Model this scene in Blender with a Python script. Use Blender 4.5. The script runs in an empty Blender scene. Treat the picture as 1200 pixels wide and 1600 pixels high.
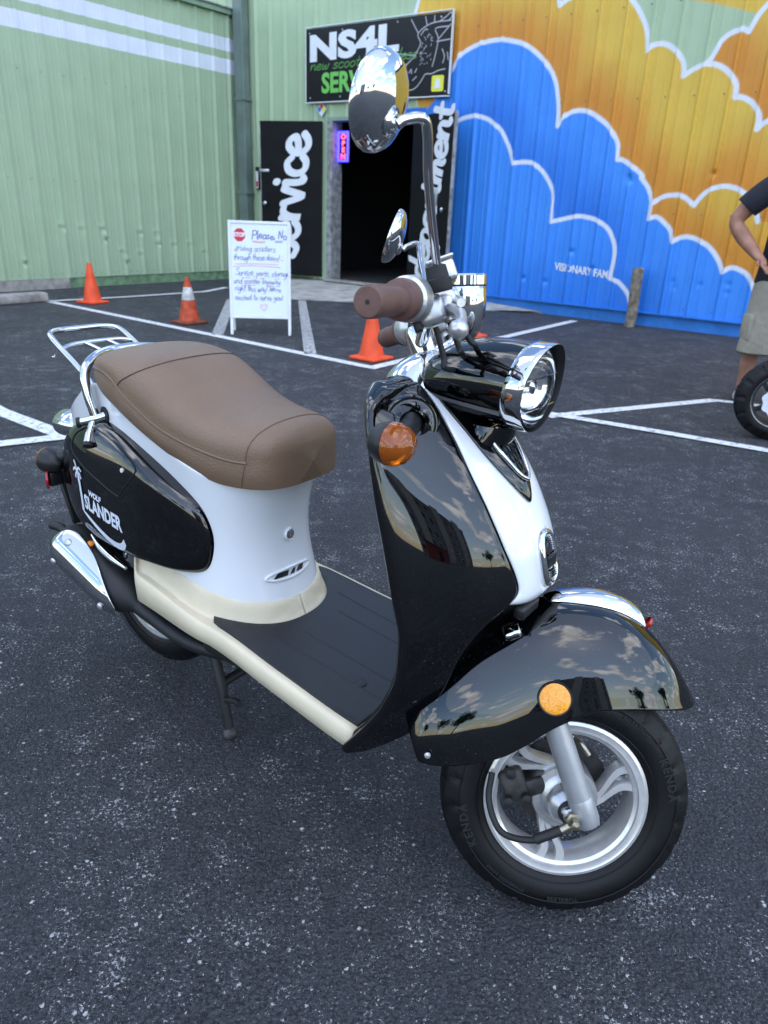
import bpy, bmesh, math, random
import numpy as np
from mathutils import Vector, Matrix

R = math.radians
rng = random.Random(7)
scene = bpy.context.scene
COL = scene.collection

# ------------------------------------------------------------------ camera
cam_data = bpy.data.cameras.new('camera')
cam = bpy.data.objects.new('camera', cam_data)
COL.objects.link(cam)
right = Vector((0.99914, 0.01587, 0.03832)); down = Vector((0.04145, -0.38135, -0.92350)); fwd = Vector((0.0, 0.92427, -0.38175))
fwd.normalize(); right = (right - fwd * right.dot(fwd)).normalized(); down = fwd.cross(right).normalized()
M4 = Matrix(((right.x, -down.x, -fwd.x, 0), (right.y, -down.y, -fwd.y, 0), (right.z, -down.z, -fwd.z, 1.15), (0, 0, 0, 1)))
cam.matrix_world = M4
cam_data.sensor_fit = 'HORIZONTAL'; cam_data.sensor_width = 36.0
cam_data.lens = 36.0 * 1135.6 / 1200.0
cam_data.clip_start = 0.05; cam_data.clip_end = 2000.0
cam_data.dof.use_dof = True; cam_data.dof.focus_distance = 1.35; cam_data.dof.aperture_fstop = 9.0
scene.camera = cam

# ------------------------------------------------------------------ sky and sun
SUN_EL, SUN_AZ = R(58), R(163)          # high, behind the photographer's right shoulder; broken cloud
world = bpy.data.worlds.new('World'); scene.world = world; world.use_nodes = True
nt = world.node_tree; nt.nodes.clear()
def N(tree, typ, **kw):
    n = tree.nodes.new(typ)
    for k, v in kw.items(): setattr(n, k, v)
    return n
out = N(nt, 'ShaderNodeOutputWorld'); bg = N(nt, 'ShaderNodeBackground')
sky = N(nt, 'ShaderNodeTexSky', sky_type='NISHITA', sun_disc=False, sun_elevation=SUN_EL, sun_rotation=SUN_AZ)
sky.air_density = 1.25; sky.dust_density = 0.3; sky.ozone_density = 3.0
tc = N(nt, 'ShaderNodeTexCoord'); sep = N(nt, 'ShaderNodeSeparateXYZ'); nt.links.new(tc.outputs['Generated'], sep.inputs[0])
zc = N(nt, 'ShaderNodeMath', operation='MAXIMUM'); zc.inputs[1].default_value = 0.0; nt.links.new(sep.outputs['Z'], zc.inputs[0])
za = N(nt, 'ShaderNodeMath', operation='ADD'); za.inputs[1].default_value = 0.22; nt.links.new(zc.outputs[0], za.inputs[0])
dx = N(nt, 'ShaderNodeMath', operation='DIVIDE'); dy = N(nt, 'ShaderNodeMath', operation='DIVIDE')
nt.links.new(sep.outputs['X'], dx.inputs[0]); nt.links.new(za.outputs[0], dx.inputs[1])
nt.links.new(sep.outputs['Y'], dy.inputs[0]); nt.links.new(za.outputs[0], dy.inputs[1])
cmb = N(nt, 'ShaderNodeCombineXYZ'); nt.links.new(dx.outputs[0], cmb.inputs[0]); nt.links.new(dy.outputs[0], cmb.inputs[1])
cn = N(nt, 'ShaderNodeTexNoise'); cn.inputs['Scale'].default_value = 1.7; cn.inputs['Detail'].default_value = 9; cn.inputs['Roughness'].default_value = 0.57; cn.inputs['Distortion'].default_value = 0.25
nt.links.new(cmb.outputs[0], cn.inputs['Vector'])
cr = N(nt, 'ShaderNodeValToRGB'); cr.color_ramp.elements[0].position = 0.535; cr.color_ramp.elements[1].position = 0.59
cr.color_ramp.elements[0].color = (0, 0, 0, 1); cr.color_ramp.elements[1].color = (1, 1, 1, 1)
nt.links.new(cn.outputs['Fac'], cr.inputs[0])
cn2 = N(nt, 'ShaderNodeTexNoise'); cn2.inputs['Scale'].default_value = 4.3; cn2.inputs['Detail'].default_value = 6
nt.links.new(cmb.outputs[0], cn2.inputs['Vector'])
cr2 = N(nt, 'ShaderNodeValToRGB'); cr2.color_ramp.elements[0].position = 0.35; cr2.color_ramp.elements[1].position = 0.68
cr2.color_ramp.elements[0].color = (6.5, 6.8, 7.4, 1); cr2.color_ramp.elements[1].color = (12.5, 12.9, 13.6, 1)
nt.links.new(cn2.outputs['Fac'], cr2.inputs[0])
mixc = N(nt, 'ShaderNodeMix', data_type='RGBA'); nt.links.new(cr.outputs[0], mixc.inputs['Factor'])
nt.links.new(sky.outputs[0], mixc.inputs['A']); nt.links.new(cr2.outputs[0], mixc.inputs['B'])
nt.links.new(mixc.outputs['Result'], bg.inputs['Color']); bg.inputs['Strength'].default_value = 0.15
nt.links.new(bg.outputs[0], out.inputs['Surface'])

sun_data = bpy.data.lights.new('sun', 'SUN'); sun = bpy.data.objects.new('sun', sun_data); COL.objects.link(sun)
sun_data.energy = 0.5; sun_data.angle = R(110); sun_data.color = (1.0, 0.975, 0.95)
# the sky's sun_rotation is measured clockwise from +Y
sd = Vector((math.sin(SUN_AZ) * math.cos(SUN_EL), math.cos(SUN_AZ) * math.cos(SUN_EL), math.sin(SUN_EL)))
sun.rotation_euler = sd.to_track_quat('Z', 'Y').to_euler()
sun.location = (0, 0, 20)

vs = scene.view_settings
vs.view_transform = 'Standard'; vs.look = 'None'; vs.gamma = 1.0; vs.use_curve_mapping = False
vs.exposure = 1.30
scene.cycles.max_bounces = 8; scene.cycles.glossy_bounces = 5; scene.cycles.transmission_bounces = 6
scene.cycles.caustics_reflective = False; scene.cycles.caustics_refractive = False

# ------------------------------------------------------------------ helpers
def tag(o, label=None, cat=None, group=None, kind=None):
    if label: o['label'] = label
    if cat: o['category'] = cat
    if group: o['group'] = group
    if kind: o['kind'] = kind
    return o
def empty(name, loc=(0, 0, 0), rz=0.0, label=None, cat=None, group=None):
    o = bpy.data.objects.new(name, None); COL.objects.link(o); o.location = loc; o.rotation_euler = (0, 0, rz)
    o.empty_display_size = 0.1
    return tag(o, label, cat, group)
NEST = [None, None]     # [thing, part]: what is made for the thing while a part is open becomes that part's sub-part
class under:
    def __init__(self, thing, part): self.v = [thing, part]
    def __enter__(self): global NEST; self.old = NEST; NEST = self.v
    def __exit__(self, *a): global NEST; NEST = self.old
def nested(parent): return NEST[1] if (parent is not None and parent is NEST[0]) else parent
def link(name, me, mat=None, parent=None, smooth=True):
    parent = nested(parent)
    o = bpy.data.objects.new(name, me); COL.objects.link(o)
    if mat is not None:
        for m in (mat if isinstance(mat, (list, tuple)) else [mat]): me.materials.append(m)
    if parent is not None: o.parent = parent
    if smooth:
        me.polygons.foreach_set('use_smooth', [True] * len(me.polygons)); me.update()
    return o
def mesh_py(name, V, F, mat=None, parent=None, smooth=False):
    me = bpy.data.meshes.new(name); me.from_pydata([tuple(map(float, v)) for v in V], [], [tuple(f) for f in F]); me.update()
    return link(name, me, mat, parent, smooth)
def subsurf(o, lv=1):
    m = o.modifiers.new('sub', 'SUBSURF'); m.levels = lv; m.render_levels = lv; return o
def solidify(o, t, off=-1.0):
    m = o.modifiers.new('solid', 'SOLIDIFY'); m.thickness = t; m.offset = off; return o
def bevel(o, w, seg=2, ang=35):
    m = o.modifiers.new('bevel', 'BEVEL'); m.width = w; m.segments = seg; m.limit_method = 'ANGLE'; m.angle_limit = R(ang); return o
def sharp(o, ang=35):
    me = o.data
    me.polygons.foreach_set('use_smooth', [True] * len(me.polygons))
    bm = bmesh.new(); bm.from_mesh(me)
    for e in bm.edges:
        if len(e.link_faces) == 2 and e.calc_face_angle(0) > R(ang): e.smooth = False
    bm.to_mesh(me); bm.free(); return o

def pchip(xs, ys):
    xs = np.asarray(xs, float); ys = np.asarray(ys, float); h = np.diff(xs); d = np.diff(ys) / h
    m = np.zeros_like(ys); m[0], m[-1] = d[0], d[-1]
    for i in range(1, len(xs) - 1):
        if d[i - 1] * d[i] > 0:
            w1, w2 = 2 * h[i] + h[i - 1], h[i] + 2 * h[i - 1]; m[i] = (w1 + w2) / (w1 / d[i - 1] + w2 / d[i])
    def f(x):
        x = min(max(x, xs[0]), xs[-1]); i = int(min(np.searchsorted(xs, x, 'right') - 1, len(xs) - 2))
        t = (x - xs[i]) / h[i]
        return float((2*t**3-3*t*t+1)*ys[i] + (t**3-2*t*t+t)*h[i]*m[i] + (-2*t**3+3*t*t)*ys[i+1] + (t**3-t*t)*h[i]*m[i+1])
    return f
def smooth_path(P, n=6, closed=False):
    P = [np.asarray(p, float) for p in P]; out = []; L = len(P)
    rngi = range(L if closed else L - 1)
    for i in rngi:
        p0 = P[(i - 1) % L] if (closed or i > 0) else 2 * P[0] - P[1]
        p1 = P[i]; p2 = P[(i + 1) % L]
        p3 = P[(i + 2) % L] if (closed or i + 2 < L) else 2 * P[-1] - P[-2]
        for k in range(n):
            t = k / n
            out.append(.5 * ((2*p1) + (-p0+p2)*t + (2*p0-5*p1+4*p2-p3)*t*t + (-p0+3*p1-3*p2+p3)*t**3))
    if not closed: out.append(P[-1])
    return out
def grid(name, P, mat=None, parent=None, cu=False, cv=False, caps=False, smooth=True):
    n, m = len(P), len(P[0]); V = [p for row in P for p in row]; F = []
    for i in range(n if cu else n - 1):
        for j in range(m if cv else m - 1):
            a, b = i, (i + 1) % n; c, d = j, (j + 1) % m
            F.append((a*m+c, a*m+d, b*m+d, b*m+c))
    if caps:
        F.append(tuple(range(m))[::-1]); F.append(tuple((n-1)*m + j for j in range(m)))
    o = mesh_py(name, V, F, mat, parent, smooth)
    bm = bmesh.new(); bm.from_mesh(o.data); bmesh.ops.recalc_face_normals(bm, faces=bm.faces); bm.to_mesh(o.data); bm.free()
    return o
def tube(name, path, rad, mat, parent=None, seg=12, closed=False, n=6, flat=None, smooth=6):
    Q = smooth_path(path, n, closed) if n > 0 else [np.asarray(p, float) for p in path]
    L = len(Q)
    if np.isscalar(rad): rr = [rad] * L
    else:
        src = np.linspace(0, 1, len(rad)); rr = [float(np.interp(t, src, rad)) for t in np.linspace(0, 1, L)]
    rows = []; nrm = None
    for i in range(L):
        if closed: t = Q[(i + 1) % L] - Q[i - 1]
        else: t = Q[min(i + 1, L - 1)] - Q[max(i - 1, 0)]
        t = t / (np.linalg.norm(t) + 1e-12)
        if nrm is None:
            h = np.array([0, 0, 1.]) if abs(t[2]) < .9 else np.array([1., 0, 0]); nrm = np.cross(t, h)
        nrm = nrm - (nrm @ t) * t; nrm = nrm / np.linalg.norm(nrm); b = np.cross(t, nrm)
        rows.append([Q[i] + rr[i] * (math.cos(a) * nrm + math.sin(a) * b) for a in np.linspace(0, 2*np.pi, seg, endpoint=False)])
    o = grid(name, rows, mat, parent, cu=closed, cv=True, caps=not closed)
    return sharp(o, 50)
def frame_of(axis):
    a = np.asarray(axis, float); a = a / np.linalg.norm(a)
    h = np.array([0, 0, 1.]) if abs(a[2]) < .9 else np.array([1., 0, 0])
    e1 = np.cross(h, a); e1 /= np.linalg.norm(e1); e2 = np.cross(a, e1); return a, e1, e2
def lathe(name, prof, c, axis, mat, parent=None, seg=40, xf=None, ang=40):
    """prof: (distance along axis, radius)"""
    a, e1, e2 = frame_of(axis); c = np.asarray(c, float); rows = []
    for d, r in prof:
        rows.append([c + a*d + max(r, 1e-4)*(math.cos(t)*e1 + math.sin(t)*e2) for t in np.linspace(0, 2*np.pi, seg, endpoint=False)])
    if xf: rows = [[xf(p) for p in row] for row in rows]
    o = grid(name, rows, mat, parent, cv=True, caps=False)
    return sharp(o, ang)
def box(name, c, size, mat, parent=None, axes=None, bev=0.0, seg=2):
    c = np.asarray(c, float); ex, ey, ez = axes if axes is not None else np.eye(3)
    sx, sy, sz = [s / 2 for s in size]
    V = [c + x*sx*np.asarray(ex) + y*sy*np.asarray(ey) + z*sz*np.asarray(ez) for x in (-1, 1) for y in (-1, 1) for z in (-1, 1)]
    F = [(0, 1, 3, 2), (4, 6, 7, 5), (0, 4, 5, 1), (2, 3, 7, 6), (0, 2, 6, 4), (1, 5, 7, 3)]
    o = mesh_py(name, V, F, mat, parent, False)
    bm = bmesh.new(); bm.from_mesh(o.data); bmesh.ops.recalc_face_normals(bm, faces=bm.faces); bm.to_mesh(o.data); bm.free()
    if bev > 0:
        bevel(o, bev, seg); o.data.polygons.foreach_set('use_smooth', [True]*6)
    return o
def prism(name, outline, mp, depth, mat, parent=None, smooth=False):
    """outline 2-D -> front points mp(x, y, depth) and back points mp(x, y, 0)"""
    n = len(outline)
    V = [mp(x, y, depth) for x, y in outline] + [mp(x, y, 0.0) for x, y in outline]
    F = [tuple(range(n)), tuple(range(2*n-1, n-1, -1))] + [(i, n+i, n+(i+1) % n, (i+1) % n) for i in range(n)]
    o = mesh_py(name, V, F, mat, parent, smooth)
    bm = bmesh.new(); bm.from_mesh(o.data); bmesh.ops.recalc_face_normals(bm, faces=bm.faces); bm.to_mesh(o.data); bm.free()
    return o
def join_meshes(name, objs, mat=None, parent=None):
    """bake a few loose mesh objects into ONE mesh object (pieces of one part)"""
    bm = bmesh.new(); dg = bpy.context.evaluated_depsgraph_get()
    for o in objs:
        ev = o.evaluated_get(dg); me = bpy.data.meshes.new_from_object(ev); me.transform(o.matrix_basis); bm.from_mesh(me); bpy.data.meshes.remove(me)
    me = bpy.data.meshes.new(name); bm.to_mesh(me); bm.free()
    mats = list(objs[0].data.materials) if mat is None else [mat]
    for o in objs: bpy.data.objects.remove(o)
    o = bpy.data.objects.new(name, me); COL.objects.link(o); o.parent = nested(parent)
    for m in mats: me.materials.append(m)
    return o

# ---- lettering
def text_mesh(txt, size=1.0, shear=0.0, offset=0.0, align='LEFT', space=1.0, sx=1.0):
    cu = bpy.data.curves.new('t', 'FONT'); cu.body = txt; cu.size = size; cu.shear = shear; cu.offset = offset; cu.align_x = align; cu.space_character = space
    cu.resolution_u = 3
    o = bpy.data.objects.new('t', cu); COL.objects.link(o)
    dg = bpy.context.evaluated_depsgraph_get(); dg.update()
    me = bpy.data.meshes.new_from_object(o.evaluated_get(dg))
    bpy.data.objects.remove(o); bpy.data.curves.remove(cu)
    V = [(v.co.x * sx, v.co.y) for v in me.vertices]; F = [tuple(p.vertices) for p in me.polygons]
    bpy.data.meshes.remove(me); return V, F
def text_part(name, txt, mp, mat, parent=None, **kw):
    V, F = text_mesh(txt, **kw)
    return mesh_py(name, [mp(x, y) for x, y in V], F, mat, parent, False)
G = {  # a plain handwriting stroke font: x-height .5, ascender 1
 'a': ([(.42,.42),(.3,.5),(.12,.45),(.05,.25),(.12,.05),(.28,.04),(.4,.2),(.43,.48),(.42,.2),(.47,.04),(.55,.06)], .52),
 'b': ([(.08,1),(.07,.5),(.08,.05),(.25,.0),(.42,.15),(.42,.38),(.28,.5),(.1,.38)], .5),
 'c': ([(.42,.4),(.3,.5),(.12,.43),(.05,.22),(.14,.04),(.32,.02),(.45,.12)], .48),
 'd': ([(.42,.42),(.28,.5),(.1,.42),(.05,.2),(.15,.03),(.3,.06),(.42,.3),(.46,1),(.43,.3),(.47,.03),(.54,.05)], .54),
 'e': ([(.06,.24),(.3,.28),(.42,.36),(.34,.49),(.2,.5),(.07,.36),(.06,.16),(.18,.02),(.34,.03),(.48,.14)], .5),
 'f': ([(.36,.95),(.25,1),(.17,.85),(.16,.4),(.15,-.1)], .3, [(.03,.5),(.32,.52)]),
 'g': ([(.42,.42),(.28,.5),(.1,.42),(.06,.22),(.16,.05),(.32,.1),(.43,.46),(.42,0),(.36,-.3),(.2,-.38),(.06,-.28)], .52),
 'h': ([(.08,1),(.07,.4),(.07,0),(.1,.3),(.24,.5),(.38,.42),(.4,.15),(.44,.02),(.52,.06)], .52),
 'i': ([(.08,.5),(.08,.2),(.12,.02),(.2,.05)], .24, [(.09,.7),(.1,.74)]),
 'k': ([(.08,1),(.07,0)], .46, [(.38,.5),(.1,.22),(.4,0)]),
 'l': ([(.1,1),(.08,.4),(.1,.05),(.18,.02),(.24,.08)], .24),
 'm': ([(.06,.5),(.07,0),(.1,.3),(.2,.5),(.3,.4),(.3,0),(.34,.32),(.46,.5),(.55,.4),(.56,.1),(.62,.02)], .68),
 'n': ([(.06,.5),(.07,0),(.11,.32),(.25,.5),(.38,.42),(.4,.12),(.46,.02),(.52,.06)], .52),
 'o': ([(.25,.5),(.1,.42),(.06,.22),(.15,.04),(.3,.03),(.42,.18),(.4,.4),(.25,.5)], .48),
 'p': ([(.08,.5),(.07,0),(.06,-.4)], .5, [(.08,.35),(.2,.5),(.36,.45),(.42,.26),(.33,.06),(.18,.04),(.08,.16)]),
 'r': ([(.07,.5),(.08,0),(.1,.28),(.2,.46),(.34,.46)], .38),
 's': ([(.38,.42),(.24,.5),(.1,.42),(.14,.3),(.32,.22),(.36,.1),(.24,.0),(.06,.06)], .44),
 't': ([(.18,.85),(.16,.3),(.2,.05),(.32,.04)], .36, [(.02,.52),(.34,.55)]),
 'u': ([(.07,.5),(.07,.15),(.18,.02),(.32,.08),(.41,.5),(.41,.12),(.46,.02),(.53,.06)], .54),
 'v': ([(.04,.5),(.2,.02),(.26,.1),(.38,.5),(.45,.46)], .46),
 'w': ([(.05,.5),(.12,.04),(.2,.03),(.3,.4),(.36,.04),(.46,.05),(.56,.5)], .6),
 'x': ([(.05,.5),(.38,0)], .44, [(.38,.5),(.04,0)]),
 'y': ([(.06,.5),(.1,.15),(.22,.05),(.36,.2),(.43,.5),(.41,0),(.34,-.32),(.18,-.38),(.08,-.26)], .52),
 'P': ([(.1,1),(.09,.5),(.06,0)], .62, [(.04,.92),(.3,1.02),(.55,.85),(.5,.6),(.28,.48),(.1,.5)]),
 'N': ([(.06,0),(.08,.95),(.45,.05),(.5,1)], .6),
 'S': ([(.52,.85),(.38,1),(.18,.95),(.1,.75),(.25,.58),(.45,.45),(.5,.22),(.34,.02),(.1,.05),(.02,.16)], .58),
 'W': ([(.04,.95),(.14,.02),(.32,.7),(.45,.02),(.64,1)], .7),
 ',': ([(.1,.06),(.08,-.14)], .2), '!': ([(.12,1),(.1,.3)], .24, [(.09,.06),(.1,.03)]), "'": ([(.1,1),(.07,.82)], .16),
 ' ': (None, .34),
}
def ribbon(V, F, pts, w, z0, n=4):
    Q = smooth_path([(x, y, 0) for x, y in pts], n) if len(pts) > 2 else [np.array((x, y, 0.)) for x, y in pts]
    L = len(Q); base = len(V); K = 5
    d0 = Q[1]-Q[0]; d0 = d0/(np.linalg.norm(d0)+1e-9); d1 = Q[-1]-Q[-2]; d1 = d1/(np.linalg.norm(d1)+1e-9)
    nodes = []
    for k in range(K, 0, -1):                                   # round start
        a = k/K; nodes.append((Q[0] - d0*w/2*math.sin(a*math.pi/2), d0, w/2*math.cos(a*math.pi/2)))
    for i in range(L):
        t = Q[min(i+1, L-1)] - Q[max(i-1, 0)]; t = t/(np.linalg.norm(t)+1e-9); nodes.append((Q[i], t, w/2))
    for k in range(1, K+1):
        a = k/K; nodes.append((Q[-1] + d1*w/2*math.sin(a*math.pi/2), d1, w/2*math.cos(a*math.pi/2)))
    for i, (p, t, h) in enumerate(nodes):
        nn = np.array((-t[1], t[0], 0)); z = z0 + 1e-5*i
        V.append((*(p+nn*max(h, 1e-5))[:2], z)); V.append((*(p-nn*max(h, 1e-5))[:2], z))
    for i in range(len(nodes)-1): F.append((base+2*i, base+2*i+1, base+2*i+3, base+2*i+2))
def strokes_part(name, strokes, w, mp, mat, parent=None, n=4):
    V, F = [], []
    for k, s in enumerate(strokes): ribbon(V, F, s, w, 4e-4*(k % 5), n)
    return mesh_py(name, [mp(x, y, z) for x, y, z in V], F, mat, parent, False)
def hand_strokes(txt, size, x0=0, y0=0, slant=0.0, jit=0.0, sx=1.0):
    S = []; x = x0
    for ch in txt:
        g = G.get(ch)
        if g is None: x += .4*size; continue
        jy = rng.uniform(-jit, jit)*size; js = 1 + rng.uniform(-jit, jit)
        if g[0]:
            for part in [g[0]] + list(g[2:]):
                S.append([(x + (px*sx + slant*py)*size*js, y0 + jy + py*size*js) for px, py in part])
        x += g[1]*size*sx
    return S, x
# ------------------------------------------------------------------ materials
def pmat(name, col, rough=.5, metal=0., coat=0., spec=.5, trans=0., ior=1.45, emit=None, estr=0., coat_r=.03):
    m = bpy.data.materials.new(name); m.use_nodes = True; b = m.node_tree.nodes['Principled BSDF']
    b.inputs['Base Color'].default_value = (*col, 1); b.inputs['Roughness'].default_value = rough; b.inputs['Metallic'].default_value = metal
    b.inputs['Coat Weight'].default_value = coat; b.inputs['Coat Roughness'].default_value = coat_r
    b.inputs['Specular IOR Level'].default_value = spec; b.inputs['Transmission Weight'].default_value = trans; b.inputs['IOR'].default_value = ior
    if emit: b.inputs['Emission Color'].default_value = (*emit, 1); b.inputs['Emission Strength'].default_value = estr
    return m
def vary(m, scale=6., amt=.25, bump=0., bscale=200., rvar=0., detail=5, coord='Object', bdist=.001, tint=None):
    """uneven colour, roughness and fine relief on a plain material"""
    t = m.node_tree; b = t.nodes['Principled BSDF']; c = N(t, 'ShaderNodeTexCoord')
    col = tuple(b.inputs['Base Color'].default_value)[:3]
    if amt > 0:
        n = N(t, 'ShaderNodeTexNoise'); n.inputs['Scale'].default_value = scale; n.inputs['Detail'].default_value = detail; t.links.new(c.outputs[coord], n.inputs['Vector'])
        r = N(t, 'ShaderNodeValToRGB'); r.color_ramp.elements[0].position = .3; r.color_ramp.elements[1].position = .7
        d = tint or col
        r.color_ramp.elements[0].color = (*[x*(1-amt) for x in d], 1); r.color_ramp.elements[1].color = (*[min(1, x*(1+amt*.6)) for x in col], 1)
        t.links.new(n.outputs['Fac'], r.inputs[0]); t.links.new(r.outputs[0], b.inputs['Base Color'])
        if rvar > 0:
            mr = N(t, 'ShaderNodeMapRange'); r0 = b.inputs['Roughness'].default_value
            mr.inputs['To Min'].default_value = max(0, r0-rvar); mr.inputs['To Max'].default_value = min(1, r0+rvar)
            t.links.new(n.outputs['Fac'], mr.inputs['Value']); t.links.new(mr.outputs[0], b.inputs['Roughness'])
    if bump > 0:
        n2 = N(t, 'ShaderNodeTexNoise'); n2.inputs['Scale'].default_value = bscale; n2.inputs['Detail'].default_value = 3; t.links.new(c.outputs[coord], n2.inputs['Vector'])
        bp = N(t, 'ShaderNodeBump'); bp.inputs['Strength'].default_value = bump; bp.inputs['Distance'].default_value = bdist
        t.links.new(n2.outputs['Fac'], bp.inputs['Height']); t.links.new(bp.outputs[0], b.inputs['Normal'])
    return m

def asphalt_mat():
    m = pmat('asphalt', (.045, .048, .055), .75); t = m.node_tree; b = t.nodes['Principled BSDF']; c = N(t, 'ShaderNodeTexCoord')
    def noise(s, d=4, rgh=.55, src=None):
        n = N(t, 'ShaderNodeTexNoise'); n.inputs['Scale'].default_value = s; n.inputs['Detail'].default_value = d; n.inputs['Roughness'].default_value = rgh
        t.links.new(src or c.outputs['Object'], n.inputs['Vector']); return n.outputs['Fac']
    def ramp(v, p0, p1, c0=(0, 0, 0), c1=(1, 1, 1)):
        r = N(t, 'ShaderNodeValToRGB'); r.color_ramp.elements[0].position = p0; r.color_ramp.elements[1].position = p1
        r.color_ramp.elements[0].color = (*c0, 1); r.color_ramp.elements[1].color = (*c1, 1); t.links.new(v, r.inputs[0]); return r.outputs[0]
    def math_(op, a, bb):
        n = N(t, 'ShaderNodeMath', operation=op)
        for i, v in enumerate((a, bb)):
            if isinstance(v, (int, float)): n.inputs[i].default_value = v
            else: t.links.new(v, n.inputs[i])
        return n.outputs[0]
    def mix(f, a, bb):
        n = N(t, 'ShaderNodeMix', data_type='RGBA'); t.links.new(f, n.inputs['Factor'])
        for k, v in (('A', a), ('B', bb)):
            if isinstance(v, tuple): n.inputs[k].default_value = (*v, 1)
            else: t.links.new(v, n.inputs[k])
        return n.outputs['Result']
    # warped coordinate so that chips are irregular
    wn = N(t, 'ShaderNodeTexNoise'); wn.inputs['Scale'].default_value = 240; wn.inputs['Detail'].default_value = 3; t.links.new(c.outputs['Object'], wn.inputs['Vector'])
    wv = N(t, 'ShaderNodeVectorMath', operation='MULTIPLY_ADD'); wv.inputs[1].default_value = (.0075, .0075, .0075)
    t.links.new(wn.outputs['Color'], wv.inputs[0]); t.links.new(c.outputs['Object'], wv.inputs[2]); W = wv.outputs[0]
    base = mix(ramp(noise(1.1, 5), .35, .7), (.012, .014, .021), (.031, .034, .043))
    base = mix(ramp(noise(.42, 6, .62), .48, .70), base, (.058, .061, .069))
    pv_ = N(t, 'ShaderNodeTexVoronoi'); pv_.inputs['Scale'].default_value = 150; t.links.new(W, pv_.inputs['Vector'])
    ps_ = N(t, 'ShaderNodeSeparateColor'); t.links.new(pv_.outputs['Color'], ps_.inputs[0])
    base = mix(ramp(ps_.outputs[2], .25, .95), base, (.062, .066, .078))
    grain = ramp(noise(210, 4, .72), .50, .63)
    base = mix(grain, base, mix(noise(60, 2), (.064, .070, .084), (.150, .157, .175)))
    clump = noise(3.1, 6, .65); clump2 = noise(13, 5, .65)
    def chips(scale, lo, hi, size):
        v = N(t, 'ShaderNodeTexVoronoi'); v.inputs['Scale'].default_value = scale; t.links.new(W, v.inputs['Vector'])
        sp_ = N(t, 'ShaderNodeSeparateColor'); t.links.new(v.outputs['Color'], sp_.inputs[0])
        cut = math_('SUBTRACT', hi, math_('MULTIPLY', math_('ADD', clump, clump2), (hi-lo)))
        rnd = ramp(math_('SUBTRACT', sp_.outputs[0], cut), .0, .03)
        sz = math_('MULTIPLY', sp_.outputs[1], size)
        inside = ramp(math_('SUBTRACT', sz, v.outputs['Distance']), .0, .06)
        return math_('MULTIPLY', rnd, inside)
    cl_ = math_('ADD', math_('MULTIPLY', math_('SUBTRACT', clump, .5), .20), math_('MULTIPLY', math_('SUBTRACT', clump2, .5), .24))
    c1 = ramp(math_('ADD', noise(128, 6, .78), cl_), .602, .618); c3 = ramp(math_('ADD', noise(250, 4, .75), cl_), .62, .68)
    c2 = chips(112, .942, 1.25, .50); c4 = chips(32, .993, 1.16, .28)
    fl = math_('MAXIMUM', math_('MAXIMUM', c1, c2), math_('MAXIMUM', math_('MULTIPLY', c3, .6), math_('MULTIPLY', c4, .8)))
    worn = ramp(noise(14, 6, .7), .60, .72); wmask = ramp(noise(.75, 3), .50, .68); worn = math_('MULTIPLY', math_('MULTIPLY', worn, wmask), .30)
    fl = math_('MAXIMUM', fl, worn)
    col = mix(fl, base, mix(noise(40), (.46, .47, .49), (.90, .90, .90)))
    t.links.new(col, b.inputs['Base Color'])
    rr = N(t, 'ShaderNodeMapRange'); rr.inputs['To Min'].default_value = .58; rr.inputs['To Max'].default_value = .85; t.links.new(noise(20), rr.inputs['Value']); t.links.new(rr.outputs[0], b.inputs['Roughness'])
    vb = N(t, 'ShaderNodeTexVoronoi'); vb.inputs['Scale'].default_value = 130; t.links.new(W, vb.inputs['Vector'])
    h = math_('ADD', math_('MULTIPLY', noise(120, 4, .65), 1.0), math_('MULTIPLY', vb.outputs['Distance'], -.55))
    h = math_('ADD', h, math_('MULTIPLY', noise(420, 2), .25))
    bp = N(t, 'ShaderNodeBump'); bp.inputs['Strength'].default_value = 1.0; bp.inputs['Distance'].default_value = .028; t.links.new(h, bp.inputs['Height']); t.links.new(bp.outputs[0], b.inputs['Normal'])
    return m
def worn_paint_mat(name, paint, thr=(.36, .48)):
    m = pmat(name, paint, .7); t = m.node_tree; b = t.nodes['Principled BSDF']; c = N(t, 'ShaderNodeTexCoord')
    n = N(t, 'ShaderNodeTexNoise'); n.inputs['Scale'].default_value = 34; n.inputs['Detail'].default_value = 8; n.inputs['Roughness'].default_value = .72; t.links.new(c.outputs['Object'], n.inputs['Vector'])
    r = N(t, 'ShaderNodeValToRGB'); r.color_ramp.elements[0].position = thr[0]; r.color_ramp.elements[1].position = thr[1]
    r.color_ramp.elements[0].color = (.09, .09, .1, 1); r.color_ramp.elements[1].color = (*paint, 1); t.links.new(n.outputs['Fac'], r.inputs[0]); t.links.new(r.outputs[0], b.inputs['Base Color'])
    bp = N(t, 'ShaderNodeBump'); bp.inputs['Strength'].default_value = .6; bp.inputs['Distance'].default_value = .004
    n2 = N(t, 'ShaderNodeTexNoise'); n2.inputs['Scale'].default_value = 130; t.links.new(c.outputs['Object'], n2.inputs['Vector']); t.links.new(n2.outputs['Fac'], bp.inputs['Height']); t.links.new(bp.outputs[0], b.inputs['Normal'])
    return m
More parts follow.
